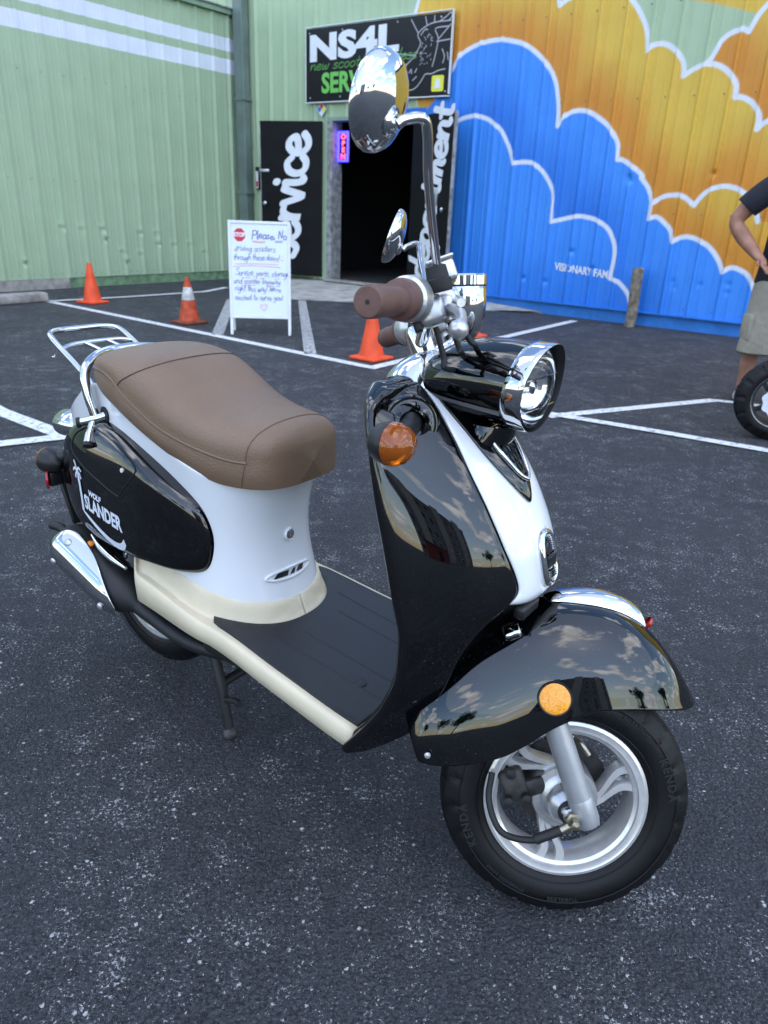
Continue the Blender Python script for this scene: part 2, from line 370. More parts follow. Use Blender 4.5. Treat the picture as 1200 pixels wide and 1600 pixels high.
def attr_mat(name, rough=.42):
    m = pmat(name, (.5, .5, .5), rough); t = m.node_tree; b = t.nodes['Principled BSDF']
    a = N(t, 'ShaderNodeAttribute', attribute_name='paint'); c = N(t, 'ShaderNodeTexCoord')
    n = N(t, 'ShaderNodeTexNoise'); n.inputs['Scale'].default_value = 3.5; n.inputs['Detail'].default_value = 7; t.links.new(c.outputs['Object'], n.inputs['Vector'])
    r = N(t, 'ShaderNodeValToRGB'); r.color_ramp.elements[0].position = .3; r.color_ramp.elements[1].position = .75
    r.color_ramp.elements[0].color = (.91, .91, .91, 1); r.color_ramp.elements[1].color = (1, 1, 1, 1); t.links.new(n.outputs['Fac'], r.inputs[0])
    mx = N(t, 'ShaderNodeMix', data_type='RGBA', blend_type='MULTIPLY'); mx.inputs['Factor'].default_value = 1; t.links.new(a.outputs['Color'], mx.inputs['A']); t.links.new(r.outputs[0], mx.inputs['B'])
    t.links.new(mx.outputs['Result'], b.inputs['Base Color'])
    n2 = N(t, 'ShaderNodeTexNoise'); n2.inputs['Scale'].default_value = 60; n2.inputs['Detail'].default_value = 4; t.links.new(c.outputs['Object'], n2.inputs['Vector'])
    bp = N(t, 'ShaderNodeBump'); bp.inputs['Strength'].default_value = .25; bp.inputs['Distance'].default_value = .004; t.links.new(n2.outputs['Fac'], bp.inputs['Height']); t.links.new(bp.outputs[0], b.inputs['Normal'])
    return m

mat = {}
mat['asphalt'] = asphalt_mat()
mat['line'] = worn_paint_mat('line_paint', (.66, .67, .68))
mat['line_old'] = worn_paint_mat('old_line_paint', (.52, .52, .51), (.40, .58))
mat['concrete'] = vary(pmat('concrete', (.40, .385, .36), .85), 5, .35, .5, 90, bdist=.004)
mat['kerb'] = vary(pmat('kerb_concrete', (.33, .315, .29), .85), 9, .4, .6, 70, bdist=.004)
mat['wallpaint'] = attr_mat('wall_paint')
mat['greenwall'] = vary(pmat('green_painted_steel', (.30, .42, .31), .45), 1.6, .14, .2, 50, bdist=.004)
mat['greentrim'] = vary(pmat('green_trim', (.25, .36, .26), .45), 5, .2)
mat['bluefoot'] = vary(pmat('blue_footing', (.03, .20, .62), .6), 8, .2, .4, 60, bdist=.003)
mat['greenfoot'] = vary(pmat('green_footing', (.17, .28, .16), .7), 12, .4, .4, 60, bdist=.003)
mat['pipe'] = vary(pmat('downpipe_paint', (.16, .21, .19), .45), 4, .2)
mat['doorblack'] = vary(pmat('door_black', (.005, .005, .007), .5, spec=.22), 4, .5, .15, 30, rvar=.12, bdist=.002)
mat['doorframe'] = vary(pmat('scuffed_frame', (.30, .30, .30), .5), 14, .55)
mat['white'] = vary(pmat('white_paint', (.74, .76, .80), .5), 12, .06)
mat['signblack'] = vary(pmat('sign_black', (.008, .008, .010), .35, spec=.3), 5, .25)
mat['signgreen'] = pmat('sign_green', (.16, .52, .10), .4)
mat['signdkgreen'] = pmat('sign_script_green', (.10, .30, .07), .4)
mat['signgrey'] = pmat('sign_grey_line', (.42, .40, .43), .4)
mat['yellow'] = pmat('yellow_print', (.75, .72, .05), .4)
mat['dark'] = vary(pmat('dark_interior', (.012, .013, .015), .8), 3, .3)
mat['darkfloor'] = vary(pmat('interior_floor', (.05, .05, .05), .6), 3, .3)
mat['dimtext'] = pmat('dim_lettering', (.10, .10, .11), .6)
mat['neonred'] = pmat('neon_red', (.9, .05, .08), .4, emit=(1, .06, .12), estr=2.6)
mat['neonblue'] = pmat('neon_blue', (.05, .05, .9), .4, emit=(.04, .03, 1), estr=3.0)
mat['board'] = vary(pmat('whiteboard', (.70, .76, .82), .3), 3, .05)
mat['frame_alu'] = vary(pmat('board_frame', (.74, .76, .78), .4), 8, .08)
mat['inkblue'] = pmat('ink_blue', (.06, .07, .30), .5)
mat['inkred'] = pmat('ink_red', (.62, .12, .13), .5)
mat['stopred'] = pmat('stop_red', (.55, .03, .06), .5)
mat['cone'] = vary(pmat('cone_orange', (.80, .085, .022), .55), 9, .22)
mat['cone_old'] = vary(pmat('cone_faded_orange', (.52, .075, .025), .6), 16, .5)
mat['cone_white'] = vary(pmat('cone_collar', (.62, .61, .60), .45), 30, .45)
mat['cone_dirty'] = vary(pmat('cone_dirty_base', (.20, .045, .022), .7), 16, .5)
mat['wood'] = vary(pmat('weathered_wood', (.23, .19, .145), .85), 18, .55, .8, 40, bdist=.006)
# scooter
mat['black'] = pmat('black_gloss', (.0010, .0011, .0016), .015, spec=.95)
def dusty(m, amt=.035):
    t = m.node_tree; b = t.nodes['Principled BSDF']; c = N(t, 'ShaderNodeTexCoord'); col = tuple(b.inputs['Base Color'].default_value)
    n = N(t, 'ShaderNodeTexNoise'); n.inputs['Scale'].default_value = 420; n.inputs['Detail'].default_value = 2; t.links.new(c.outputs['Object'], n.inputs['Vector'])
    n2 = N(t, 'ShaderNodeTexNoise'); n2.inputs['Scale'].default_value = 7; n2.inputs['Detail'].default_value = 5; t.links.new(c.outputs['Object'], n2.inputs['Vector'])
    ad = N(t, 'ShaderNodeMath', operation='MULTIPLY_ADD'); ad.inputs[1].default_value = .35; t.links.new(n2.outputs['Fac'], ad.inputs[0]); t.links.new(n.outputs['Fac'], ad.inputs[2])
    r = N(t, 'ShaderNodeValToRGB'); r.color_ramp.elements[0].position = .86; r.color_ramp.elements[1].position = .98; r.color_ramp.elements[0].color = col; r.color_ramp.elements[1].color = (amt*2.5, amt*2.4, amt*2.3, 1)
    t.links.new(ad.outputs[0], r.inputs[0]); t.links.new(r.outputs[0], b.inputs['Base Color'])
    mr = N(t, 'ShaderNodeMapRange'); r0 = b.inputs['Roughness'].default_value; mr.inputs['From Min'].default_value = .35; mr.inputs['From Max'].default_value = .75; mr.inputs['To Min'].default_value = r0; mr.inputs['To Max'].default_value = r0+.05
    t.links.new(n2.outputs['Fac'], mr.inputs['Value']); t.links.new(mr.outputs[0], b.inputs['Roughness']); return m
dusty(mat['black'])
mat['blackp'] = vary(pmat('black_plastic', (.012, .012, .014), .42), 30, .3, .15, 300)
mat['satin'] = vary(pmat('satin_black', (.014, .015, .017), .55), 25, .4, .3, 120, rvar=.1)
mat['body'] = pmat('white_gloss', (.74, .76, .79), .22, coat=.8, spec=.5)
mat['cream'] = vary(pmat('cream_plastic', (.64, .56, .41), .42), 10, .08, .12, 500)
mat['mat'] = vary(pmat('floor_rubber', (.016, .018, .022), .45), 9, .45, .35, 260, rvar=.12)
def vinyl_mat():
    m = vary(pmat('brown_vinyl', (.190, .120, .076), .43), 5, .14, .9, 300, rvar=.05, bdist=.0016)
    return m
mat['vinyl'] = vinyl_mat()
mat['stitch'] = pmat('stitching', (.25, .16, .11), .8)
mat['welt'] = pmat('welt', (.07, .042, .03), .7)
mat['chrome'] = pmat('chrome', (.60, .61, .62), .045, metal=1.0)
mat['alu'] = vary(pmat('cast_aluminium', (.58, .58, .59), .32, metal=.75), 40, .15, .2, 200)
mat['silver'] = vary(pmat('silver_paint', (.42, .43, .45), .38, metal=.55, coat=.3), 40, .08)
mat['rimface'] = vary(pmat('machined_rim', (.70, .69, .68), .28, metal=.55), 60, .10)
mat['tyre'] = vary(pmat('tyre_rubber', (.0035, .0035, .0045), .5, spec=.35), 30, .35, .35, 220, rvar=.1)
mat['tyretext'] = pmat('tyre_lettering', (.014, .014, .015), .45)
mat['amber'] = pmat('amber_lens', (.86, .20, .012), .06, coat=.6, trans=.72, ior=1.35)
mat['amberr'] = vary(pmat('amber_reflector', (.88, .33, .015), .22, coat=.5), 260, .3, .8, 420)
mat['red'] = vary(pmat('red_reflector', (.42, .008, .012), .2, coat=.5), 260, .4, .6, 400)
mat['grip'] = vary(pmat('brown_grip', (.135, .07, .058), .55), 40, .2, .4, 260)
mat['lens'] = pmat('clear_lens', (.95, .96, .97), .02, trans=1.0, ior=1.22)
mat['reflector'] = pmat('lamp_reflector', (.80, .81, .83), .10, metal=1.0)
mat['mirror'] = pmat('mirror_glass', (.9, .9, .92), .01, metal=1.0)
mat['decal'] = pmat('decal_white', (.66, .70, .78), .3)
mat['rubber'] = vary(pmat('black_rubber', (.012, .012, .013), .6), 40, .3)
mat['brass'] = vary(pmat('zinc_bolt', (.40, .36, .28), .35, metal=1.0), 60, .3)
mat['orange'] = pmat('orange_plastic', (.8, .25, .03), .4)
mat['hub'] = vary(pmat('dirty_cast', (.065, .062, .060), .55, metal=.4), 50, .5)
# person and rest
mat['skin'] = vary(pmat('skin', (.35, .165, .11), .5), 14, .28, .2, 150)
mat['shirt'] = vary(pmat('navy_shirt', (.011, .012, .02), .85), 8, .3, .5, 60, bdist=.006)
mat['khaki'] = vary(pmat('khaki_cloth', (.30, .27, .21), .85), 7, .16, .6, 34, bdist=.012)
mat['hair'] = pmat('hair', (.12, .10, .09), .7)
mat['shoe'] = vary(pmat('grey_shoe', (.40, .38, .36), .7), 20, .3)
mat['bluepaint'] = pmat('blue_paint', (.06, .13, .30), .2, coat=.8)

# ------------------------------------------------------------------ ground
Z3 = np.array([0, 0, 1.])
def sheet(name, pts, z, m, kind=None, parent=None):
    return tag(mesh_py(name, [(x, y, z) for x, y in pts], [tuple(range(len(pts)))], m, parent), kind=kind)
g = mesh_py('ground', [(-160, -160, 0), (160, -160, 0), (160, 160, 0), (-160, 160, 0)], [(0, 1, 2, 3)], mat['asphalt']); tag(g, kind='structure')
def strip(name, pts, w, z, m):
    P = [np.array(p, float) for p in pts]; V = []; F = []
    for i, p in enumerate(P):
        t = P[min(i+1, len(P)-1)] - P[max(i-1, 0)]; t /= np.linalg.norm(t); n_ = np.array((-t[1], t[0]))
        V += [(*(p + n_*w/2), z), (*(p - n_*w/2), z)]
    for i in range(len(P)-1): F.append((2*i, 2*i+1, 2*i+3, 2*i+2))
    o = mesh_py(name, V, F, m); tag(o, kind='structure'); return o
strip('parking_line', [(-4.10, 8.93), (-.097, 5.73)], .10, .004, mat['line'])
strip('parking_line', [(-.16, 5.72), (2.23, 9.14)], .10, .008, mat['line'])
strip('parking_line', [(-4.10, 8.90), (-3.41, 9.65), (-2.65, 10.62), (-2.50, 11.3)], .10, .012, mat['line'])
strip('hatch_line', [(-1.66, 7.04), (-2.13, 9.9)], .115, .004, mat['line_old'])
strip('hatch_line', [(-.685, 6.24), (-1.22, 10.1)], .105, .004, mat['line_old'])
strip('hatch_line', [(.94, 7.35), (.35, 9.75)], .11, .004, mat['line_old'])
strip('parking_line', [(-2.75, 4.55), (-2.24, 4.06), (-1.66, 3.62)], .10, .004, mat['line'])
strip('parking_line', [(-2.75, 2.95), (-1.95, 3.44), (-1.60, 3.66)], .10, .008, mat['line'])
strip('parking_line', [(1.0, 4.46), (2.30, 5.11), (2.52, 5.04), (3.3, 4.4)], .085, .004, mat['line'])
strip('parking_line', [(1.02, 4.52), (1.6, 4.2), (2.14, 3.88), (3.2, 3.25)], .085, .008, mat['line'])

# ------------------------------------------------------------------ buildings
CR = np.array([-2.568, 13.092, 0.]); dl = np.array([.5942, .8043, 0.]); dm = np.array([.8043, -.5942, 0.])
def PM(t, z, d=0.): return CR + dm*t + Z3*z - dl*d          # mural wall: t to the right, d out of the wall
def PL(u, z, d=0.): return CR - dl*u + Z3*z + dm*d          # left wall: u towards the camera
RIBP = [(-.152, 0), (-.075, 0), (-.067, .004), (-.056, .004), (-.048, 0), (-.034, 0), (-.012, .030), (.012, .030), (.034, 0), (.048, 0), (.056, .004), (.067, .004), (.075, 0)]
RIBX = [(-.145, 0), (-.11, 0), (-.10, .004), (-.088, .004), (-.078, 0), (-.034, 0), (-.013, .031), (.013, .031), (.034, 0), (.078, 0), (.088, .004), (.10, .004), (.11, 0)]
def profile(x0, x1, phase, step=.02):
    xs = {}
    k0 = int(math.floor((x0 - phase)/.305)) - 1; k1 = int(math.ceil((x1 - phase)/.305)) + 1
    pts = []
    for k in range(k0, k1+1):
        for a, h in RIBX: pts.append((phase + .305*k + a, h))
    px = np.array([p[0] for p in pts]); ph = np.array([p[1] for p in pts])
    grid_x = sorted(set([x0, x1] + [p for p in px if x0 < p < x1] + list(np.arange(x0+step, x1-step/2, step))))
    gx = [grid_x[0]]
    for x in grid_x[1:]:
        if x - gx[-1] > 1e-4: gx.append(x)
    return np.array(gx), np.interp(gx, px, ph)

# --- left building
lb = empty('green_metal_building', tuple(PL(3, 0)), label='pale green ribbed metal warehouse wall with two white stripes near its top', cat='building')
def local(o_, parent):
    """keep world coordinates while parenting"""
    o_.parent = parent; o_.matrix_parent_inverse = Matrix.Translation(-Vector(parent.location)) if parent.rotation_euler.z == 0 else parent.matrix_basis.inverted(); return o_
DENT = [(3.27, .77), (2.98, .75), (2.66, .75), (2.62, .62), (2.37, .44), (2.05, .71), (2.07, .40), (1.76, .69), (1.74, .55), (1.45, .53), (1.15, .53), (.85, .42), (3.84, .33), (2.3, .3)]
def panelL(u0, u1):
    gx, gh = profile(u0, u1, .183, .06); zs = np.unique(np.round(np.concatenate([np.arange(.135, 1.05, .025), np.linspace(1.05, 3.02, 12), [3.02, 3.215, 3.32, 3.494], [3.79]]), 4))
    rows = []
    for z in zs:
        row = []
        for x, h in zip(gx, gh):
            dd = 0
            for (du, dz) in DENT:
                dd -= .030*math.exp(-((x-du)/.035)**2 - ((z-dz)/.03)**2) * (1 if h > .01 else .25)
                dd += .008*math.exp(-((x-du)/.05)**2 - ((z-dz-.06)/.03)**2)
            row.append(PL(x, z, max(h+dd, -.004) + .003*math.sin(x*3.1+z*2)))
        rows.append(row)
    o_ = grid('wall_panel', rows, mat['wallpaint'], smooth=False)
    c = o_.data.color_attributes.new('paint', 'FLOAT_COLOR', 'CORNER')
    zc_ = [0]*len(o_.data.loops); buf = np.zeros((len(o_.data.loops), 4), 'f'); buf[:, 3] = 1
    nx = len(gx)
    for poly in o_.data.polygons:
        vi = [o_.data.loops[l].vertex_index // nx for l in poly.loop_indices]; zmid = np.mean([zs[i] for i in vi])
        stripe = 3.02 < zmid < 3.215 or 3.32 < zmid < 3.494
        for l in poly.loop_indices: buf[l, :3] = (.70, .74, .84) if stripe else (.37, .485, .325)
    c.data.foreach_set('color', buf.ravel()); local(o_, lb); return o_
W_ = .915; u = -.0305
edges = [0.02] + [.02 + .305*2.53 + W_*k for k in range(0, 14)]
for a, b_ in zip(edges[:-1], edges[1:]): panelL(a, b_)
def ppl(name, u0, u1, z0, z1, d0, d1, m, parent):
    V = [PL(a, z, d) for a in (u0, u1) for z in (z0, z1) for d in (d0, d1)]
    o_ = mesh_py(name, V, [(0, 1, 3, 2), (4, 6, 7, 5), (0, 4, 5, 1), (2, 3, 7, 6), (0, 2, 6, 4), (1, 5, 7, 3)], m)
    bm = bmesh.new(); bm.from_mesh(o_.data); bmesh.ops.recalc_face_normals(bm, faces=bm.faces); bm.to_mesh(o_.data); bm.free(); return local(o_, parent) if parent else o_
def ppm(name, t0, t1, z0, z1, d0, d1, m, parent):
    V = [PM(a, z, d) for a in (t0, t1) for z in (z0, z1) for d in (d0, d1)]
    o_ = mesh_py(name, V, [(0, 1, 3, 2), (4, 6, 7, 5), (0, 4, 5, 1), (2, 3, 7, 6), (0, 2, 6, 4), (1, 5, 7, 3)], m)
    bm = bmesh.new(); bm.from_mesh(o_.data); bmesh.ops.recalc_face_normals(bm, faces=bm.faces); bm.to_mesh(o_.data); bm.free(); return local(o_, parent) if parent else o_
ppl('footing', .03, 3.25, -.05, .132, -.2, -.012, mat['greenfoot'], lb)
ppl('footing', 3.253, 12.6, -.05, .132, -.2, .02, mat['kerb'], lb)
ppl('eave_trim', .0, 12.7, 3.795, 3.86, -.25, .07, mat['greentrim'], lb)
ppl('roof_edge', .0, 12.7, 3.862, 3.88, -6, .10, mat['doorframe'], lb)
ppl('inner_wall', -.05, 12.65, .135, 3.79, -.3, -.08, mat['dark'], lb)

# --- mural building
mb = empty('mural_metal_building', tuple(PM(5, 0)), label='ribbed metal wall painted with blue and orange clouds around an open double doorway', cat='building')
def resample(pts, n=6): return np.array(smooth_path([(x, y, 0) for x, y in pts], n))[:, :2]
def cusped(pts, cusps):
    """smooth between cusps, sharp at them"""
    idx = [0] + cusps + [len(pts)-1]; out_ = []
    for a, b_ in zip(idx[:-1], idx[1:]): out_ += list(resample(pts[a:b_+1]))
    return np.array(out_)
MU_A = [(3.817, 2.598), (3.924, 2.787), (3.989, 2.857), (4.033, 2.927), (4.104, 3.009), (4.235, 3.07), (4.384, 3.108), (4.532, 3.124), (4.698, 3.12), (4.845, 3.091), (4.974, 3.054), (5.106, 2.982), (5.22, 2.9), (5.307, 2.826), (5.399, 2.711), (5.457, 2.599), (5.492, 2.474), (5.52, 2.334), (5.529, 2.172), (5.598, 2.261), (5.692, 2.314), (5.806, 2.326), (5.907, 2.306), (6.013, 2.254), (6.155, 2.161), (6.232, 2.078), (6.283, 2.009), (6.31, 1.94), (6.324, 1.809), (6.405, 1.795), (6.543, 1.718), (6.649, 1.636), (6.634, 1.621), (6.725, 1.526), (6.787, 1.413), (6.804, 1.316), (6.799, 1.19), (6.886, 1.212), (6.992, 1.148), (7.068, 1.073), (7.11, 0.958), (7.203, 1.011), (7.303, 1.016), (7.43, 0.975), (7.543, 0.904), (7.643, 0.795), (7.711, 0.674), (7.792, 0.728), (7.891, 0.707), (7.989, 0.647), (8.085, 0.502), (8.136, 0.352)]
MU_B = [(3.972, 2.224), (4.122, 2.273), (4.249, 2.307), (4.397, 2.317), (4.546, 2.282), (4.668, 2.219), (4.772, 2.142), (4.861, 2.021), (4.932, 1.9), (4.981, 1.771), (5.113, 1.786), (5.262, 1.77), (5.4, 1.677), (5.494, 1.573), (5.562, 1.469), (5.581, 1.394), (5.587, 1.289), (5.593, 1.113), (5.706, 1.14), (5.926, 1.186), (6.081, 1.176), (6.204, 1.143), (6.333, 1.061), (6.406, 0.962), (6.455, 0.841), (6.461, 0.696), (6.446, 0.509), (6.542, 0.481), (6.633, 0.414), (6.703, 0.335), (6.761, 0.191)]
MU_C = [(6.81, 1.346), (6.92, 1.425), (7.079, 1.447), (7.164, 1.42), (7.273, 1.344), (7.338, 1.442), (7.421, 1.508), (7.547, 1.541), (7.682, 1.521), (7.765, 1.478), (7.82, 1.434), (7.902, 1.346), (7.96, 1.204)]
MU_D = [(6.136, 3.477), (6.237, 3.358), (6.338, 3.239), (6.417, 3.122), (6.459, 3.021), (6.49, 2.87), (6.554, 2.921), (6.668, 2.918), (6.777, 2.861), (6.862, 2.781), (6.904, 2.705), (6.916, 2.606), (7.022, 2.667), (7.137, 2.702), (7.261, 2.681), (7.365, 2.621), (7.438, 2.551), (7.48, 2.477), (7.487, 2.38), (7.559, 2.377), (7.66, 2.325), (7.742, 2.237), (7.767, 2.152), (7.764, 2.079), (7.804, 2.126), (7.885, 2.16), (8.008, 2.108)]
MU_E = [(7.15, 2.701), (7.198, 2.793), (7.243, 2.895), (7.321, 2.958), (7.43, 2.983), (7.498, 2.96), (7.53, 3.042), (7.574, 3.122), (7.632, 3.188), (7.691, 3.247), (7.765, 3.282)]
MU_T = [(6.686, 3.345), (6.9, 3.287), (7.204, 3.21), (7.527, 3.11)]
MU_A2 = [(3.484, 3.921), (3.414, 3.658), (3.356, 3.485), (3.294, 3.179)]
MU_F = [(5.325, 3.607), (5.356, 3.503), (5.384, 3.395), (5.463, 3.44), (5.569, 3.479)]

cA = cusped(MU_A, [18, 28, 36, 40, 46]); cB = cusped(MU_B, [9, 17, 26]); cC = cusped(MU_C, [4]); cD = cusped(MU_D, [5, 11, 18, 23]); cE = cusped(MU_E, [5]); cT = np.array(MU_T); cF = cusped(MU_F, [2]); cA2 = resample(MU_A2)
def seg_dist(P, C):
    """distance of points P (n,2) to the polyline C"""
    d = np.full(len(P), 9.)
    for a, b_ in zip(C[:-1], C[1:]):
        if abs(a-b_).sum() < 1e-6: continue
        ab = b_ - a; t = np.clip(((P - a) @ ab)/(ab @ ab), 0, 1); d = np.minimum(d, np.hypot(*(P - a - t[:, None]*ab).T))
    return d
def inside(P, C):
    r = np.zeros(len(P), bool); x, y = P.T
    for (x0, y0), (x1, y1) in zip(C, np.roll(C, -1, 0)):
        c = ((y0 > y) != (y1 > y)); xi = (x1-x0)*(y-y0)/((y1-y0) if y1 != y0 else 1e-9) + x0; r ^= c & (x < xi)
    return r
T0, T1, TZ0, TZ1 = 2.9, 9.6, .165, 4.1
polyB = np.vstack([cA, [(15, .3), (15, -.5), (3.5, -.5), (3.5, 2.3)]])
polyG = np.vstack([cD[:0], [p for p in cD if p[0] < 7.16], [p for p in cE if p[1] < 3.10], cT[::-1]])
Y_, O_, G_, Bl, Bd, Wh = [np.array(c) for c in ((.72, .46, .058), (.64, .245, .020), (.41, .53, .34), (.042, .265, .83), (.014, .165, .66), (.74, .77, .84))]
def mural_colour(P):
    dA, dB, dC, dD = [seg_dist(P, c) for c in (cA, cB, cC, cD)]
    polyC = np.vstack([cC, [(15, 1.1), (15, .3)], cA[::-1][[p[0] > 6.8 for p in cA[::-1]]]])
    polyE = np.vstack([cE, [(15, 3.4), (15, 2.0)], cD[::-1][[p[0] > 7.15 for p in cD[::-1]]]])
    inC = inside(P, polyC); inE = inside(P, polyE)
    d = np.where(inC, dA, np.minimum(dA, np.where(P[:, 1] > 1.2, dC, 9.))); d = np.where(inE, np.minimum(dD, d), d)
    d = d + .05*np.sin(P[:, 0]*4.1 + P[:, 1]*2.0) + .03*np.sin(P[:, 0]*9.3 - P[:, 1]*5.0)
    f = np.clip((d - .06)/.62, 0, 1); f = f*f*(3-2*f)
    col = O_ + (Y_-O_)*f[:, None]
    belB = inside(P, np.vstack([cB, [(6.8, -.5), (3.5, -.5), (3.5, 2.3)]]))
    fb = np.where(belB, np.clip(P[:, 1]/1.2 + .15, 0, 1), np.clip((np.minimum(dB, 1.) + .1*np.sin(P[:, 0]*5))/.55, 0, 1))[:, None]; blue = Bd + (Bl-Bd)*fb
    inB = inside(P, polyB); col[inB] = blue[inB]
    inG = inside(P, polyG); nT = np.clip(.5 + (seg_dist(P, cT)/.016), .5, 1)[:, None]; gm = np.where(inG[:, None], nT, 1-nT)*((inG | (seg_dist(P, cT) < .008))[:, None]); col = col*(1-gm) + G_*gm
    lft = np.interp(P[:, 1], [2.0, 3.18, 3.485, 3.66, 3.92, 4.3], [3.62, 3.294, 3.356, 3.414, 3.484, 3.6]); isg = (P[:, 0] < lft); col[isg & ~inB] = G_
    low = (P[:, 0] < 3.62) & (P[:, 1] < 2.45); col[low] = Bd
    w = np.minimum.reduce([seg_dist(P, c) for c in (cA, cC, cD, cE, cF, cB, cA2)])
    mw = np.clip((.030 - w)/.010, 0, 1)[:, None]
    return col*(1-mw) + Wh*mw
def panelM(t0, t1, z0, z1, painted, fine=.0125):
    gx, gh = profile(t0, t1, 4.992, fine if painted else .06)
    zs = np.linspace(z0, z1, max(2, int((z1-z0)/(fine if painted else .25))))
    X, Zz = np.meshgrid(gx, zs); Hh = np.tile(gh, (len(zs), 1)).copy()
    for (du, dz) in [(5.30, .42), (5.62, .40), (5.92, .78), (6.21, .60), (7.20, .53), (7.22, .47), (7.50, .52), (7.80, .55), (7.81, .46), (8.1, .5), (6.5, 1.62), (7.42, 1.66), (6.52, 1.58)]:
        Hh -= np.where(Hh > .01, .028, .008)*np.exp(-((X-du)/.035)**2 - ((Zz-dz)/.03)**2)
    Hh += .0025*np.sin(X*3.7 + Zz*2.3)
    Pn = CR[None, None] + X[..., None]*dm + Zz[..., None]*Z3 - Hh[..., None]*dl
    n, m_ = X.shape; idx = np.arange(n*m_).reshape(n, m_)
    Fq = np.stack([idx[:-1, :-1], idx[:-1, 1:], idx[1:, 1:], idx[1:, :-1]], -1).reshape(-1, 4)
    me = bpy.data.meshes.new('wall_panel'); me.vertices.add(n*m_); me.vertices.foreach_set('co', Pn.reshape(-1, 3).ravel().astype('f'))
    me.loops.add(Fq.size); me.loops.foreach_set('vertex_index', Fq.ravel().astype('i')); me.polygons.add(len(Fq)); me.polygons.foreach_set('loop_start', np.arange(0, Fq.size, 4, dtype='i')); me.update(calc_edges=True)
    c = me.color_attributes.new('paint', 'FLOAT_COLOR', 'POINT'); buf = np.ones((n*m_, 4), 'f')
    P2 = np.stack([X.ravel(), Zz.ravel()], 1)
    buf[:, :3] = mural_colour(P2) if painted else G_
    c.data.foreach_set('color', buf.ravel())
    return local(link('wall_panel', me, mat['wallpaint'], smooth=False), mb)
OPEN0, OPEN1, OPENZ = 1.99, 3.56, 2.335
panelM(-3.5, -.004, 3.9, 4.6, False)
panelM(0, .90, .12, 4.6, False)
panelM(.90, OPEN0-.10, .12, 4.6, False)
panelM(OPEN0-.10, 2.9, OPENZ+.04, 4.6, False)
xs_ = [2.9, 3.60, 4.515, 5.43, 6.345, 7.26, 8.175, 9.09, 9.6]
for a, b_ in zip(xs_[:-1], xs_[1:]): panelM(a, b_, OPENZ+.04 if a < 3.5 else .165, 4.1, True)
for a in np.arange(9.6, 13.9, .915): panelM(a, a+.915, .165, 4.1, True, .05)
ppm('footing', 3.60, 14.1, -.05, .160, -.25, -.02, mat['bluefoot'], mb)
ppm('base_flashing', 3.60, 14.1, .150, .164, -.02, .045, mat['bluefoot'], mb)
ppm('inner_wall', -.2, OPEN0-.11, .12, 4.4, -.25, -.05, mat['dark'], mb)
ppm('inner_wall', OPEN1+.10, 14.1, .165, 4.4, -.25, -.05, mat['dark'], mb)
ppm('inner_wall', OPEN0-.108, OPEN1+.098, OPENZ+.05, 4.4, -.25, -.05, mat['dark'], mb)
# door frame
for nm, a, b_, z0, z1 in (('door_jamb', OPEN0-.10, OPEN0, .13, OPENZ), ('door_jamb', OPEN1, OPEN1+.06, .13, OPENZ), ('door_head', OPEN0-.10, OPEN1+.06, OPENZ+.002, OPENZ+.05)):
    ppm(nm, a, b_, z0, z1, -.2, .028, mat['doorframe'] if 'jamb' in nm else mat['greentrim'], mb)
# dark room behind the doorway
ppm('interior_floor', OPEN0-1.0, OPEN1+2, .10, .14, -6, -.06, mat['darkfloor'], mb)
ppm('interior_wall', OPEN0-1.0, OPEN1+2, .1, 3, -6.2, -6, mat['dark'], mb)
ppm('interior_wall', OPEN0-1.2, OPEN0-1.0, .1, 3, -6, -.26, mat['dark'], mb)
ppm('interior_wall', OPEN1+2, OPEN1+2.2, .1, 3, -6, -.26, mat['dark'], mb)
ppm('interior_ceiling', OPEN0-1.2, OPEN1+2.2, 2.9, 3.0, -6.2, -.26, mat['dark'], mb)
# leaves of the double door
def door_leaf(hinge, ang, w, side):
    h = PM(hinge, 0, .035); e = (np.cos(ang)*dm*side - np.sin(ang)*dl); nrm = np.cross(e, Z3)*(1 if side > 0 else -1)
    mp = lambda x, z, d=0.: h + e*x + Z3*z + nrm*d
    z0, z1 = .165, 2.335
    V = [mp(x, z, d) for x in (0, w) for z in (z0, z1) for d in (-.022, .022)]
    lf = mesh_py('door_leaf', V, [(0, 1, 3, 2), (4, 6, 7, 5), (0, 4, 5, 1), (2, 3, 7, 6), (0, 2, 6, 4), (1, 5, 7, 3)], mat['doorblack'])
    bm = bmesh.new(); bm.from_mesh(lf.data); bmesh.ops.recalc_face_normals(bm, faces=bm.faces); bm.to_mesh(lf.data); bm.free()
    local(lf, mb); return lf, mp
def sub(o_, parent):
    """sub-part of a part that was itself parented with local(): keep world coordinates"""
    o_.parent = parent; o_.matrix_parent_inverse = (parent.matrix_parent_inverse.inverted() if parent.parent is None else (Matrix.Translation(Vector(parent.parent.location)) @ parent.matrix_parent_inverse)).inverted(); return o_
lfL, mpL = door_leaf(1.80, R(20), .99, -1)
lfR, mpR = door_leaf(3.47, R(23), .96, 1)
lfL['label'] = 'black left door leaf lettered in white script'; lfR['label'] = 'black right door leaf lettered in white script'
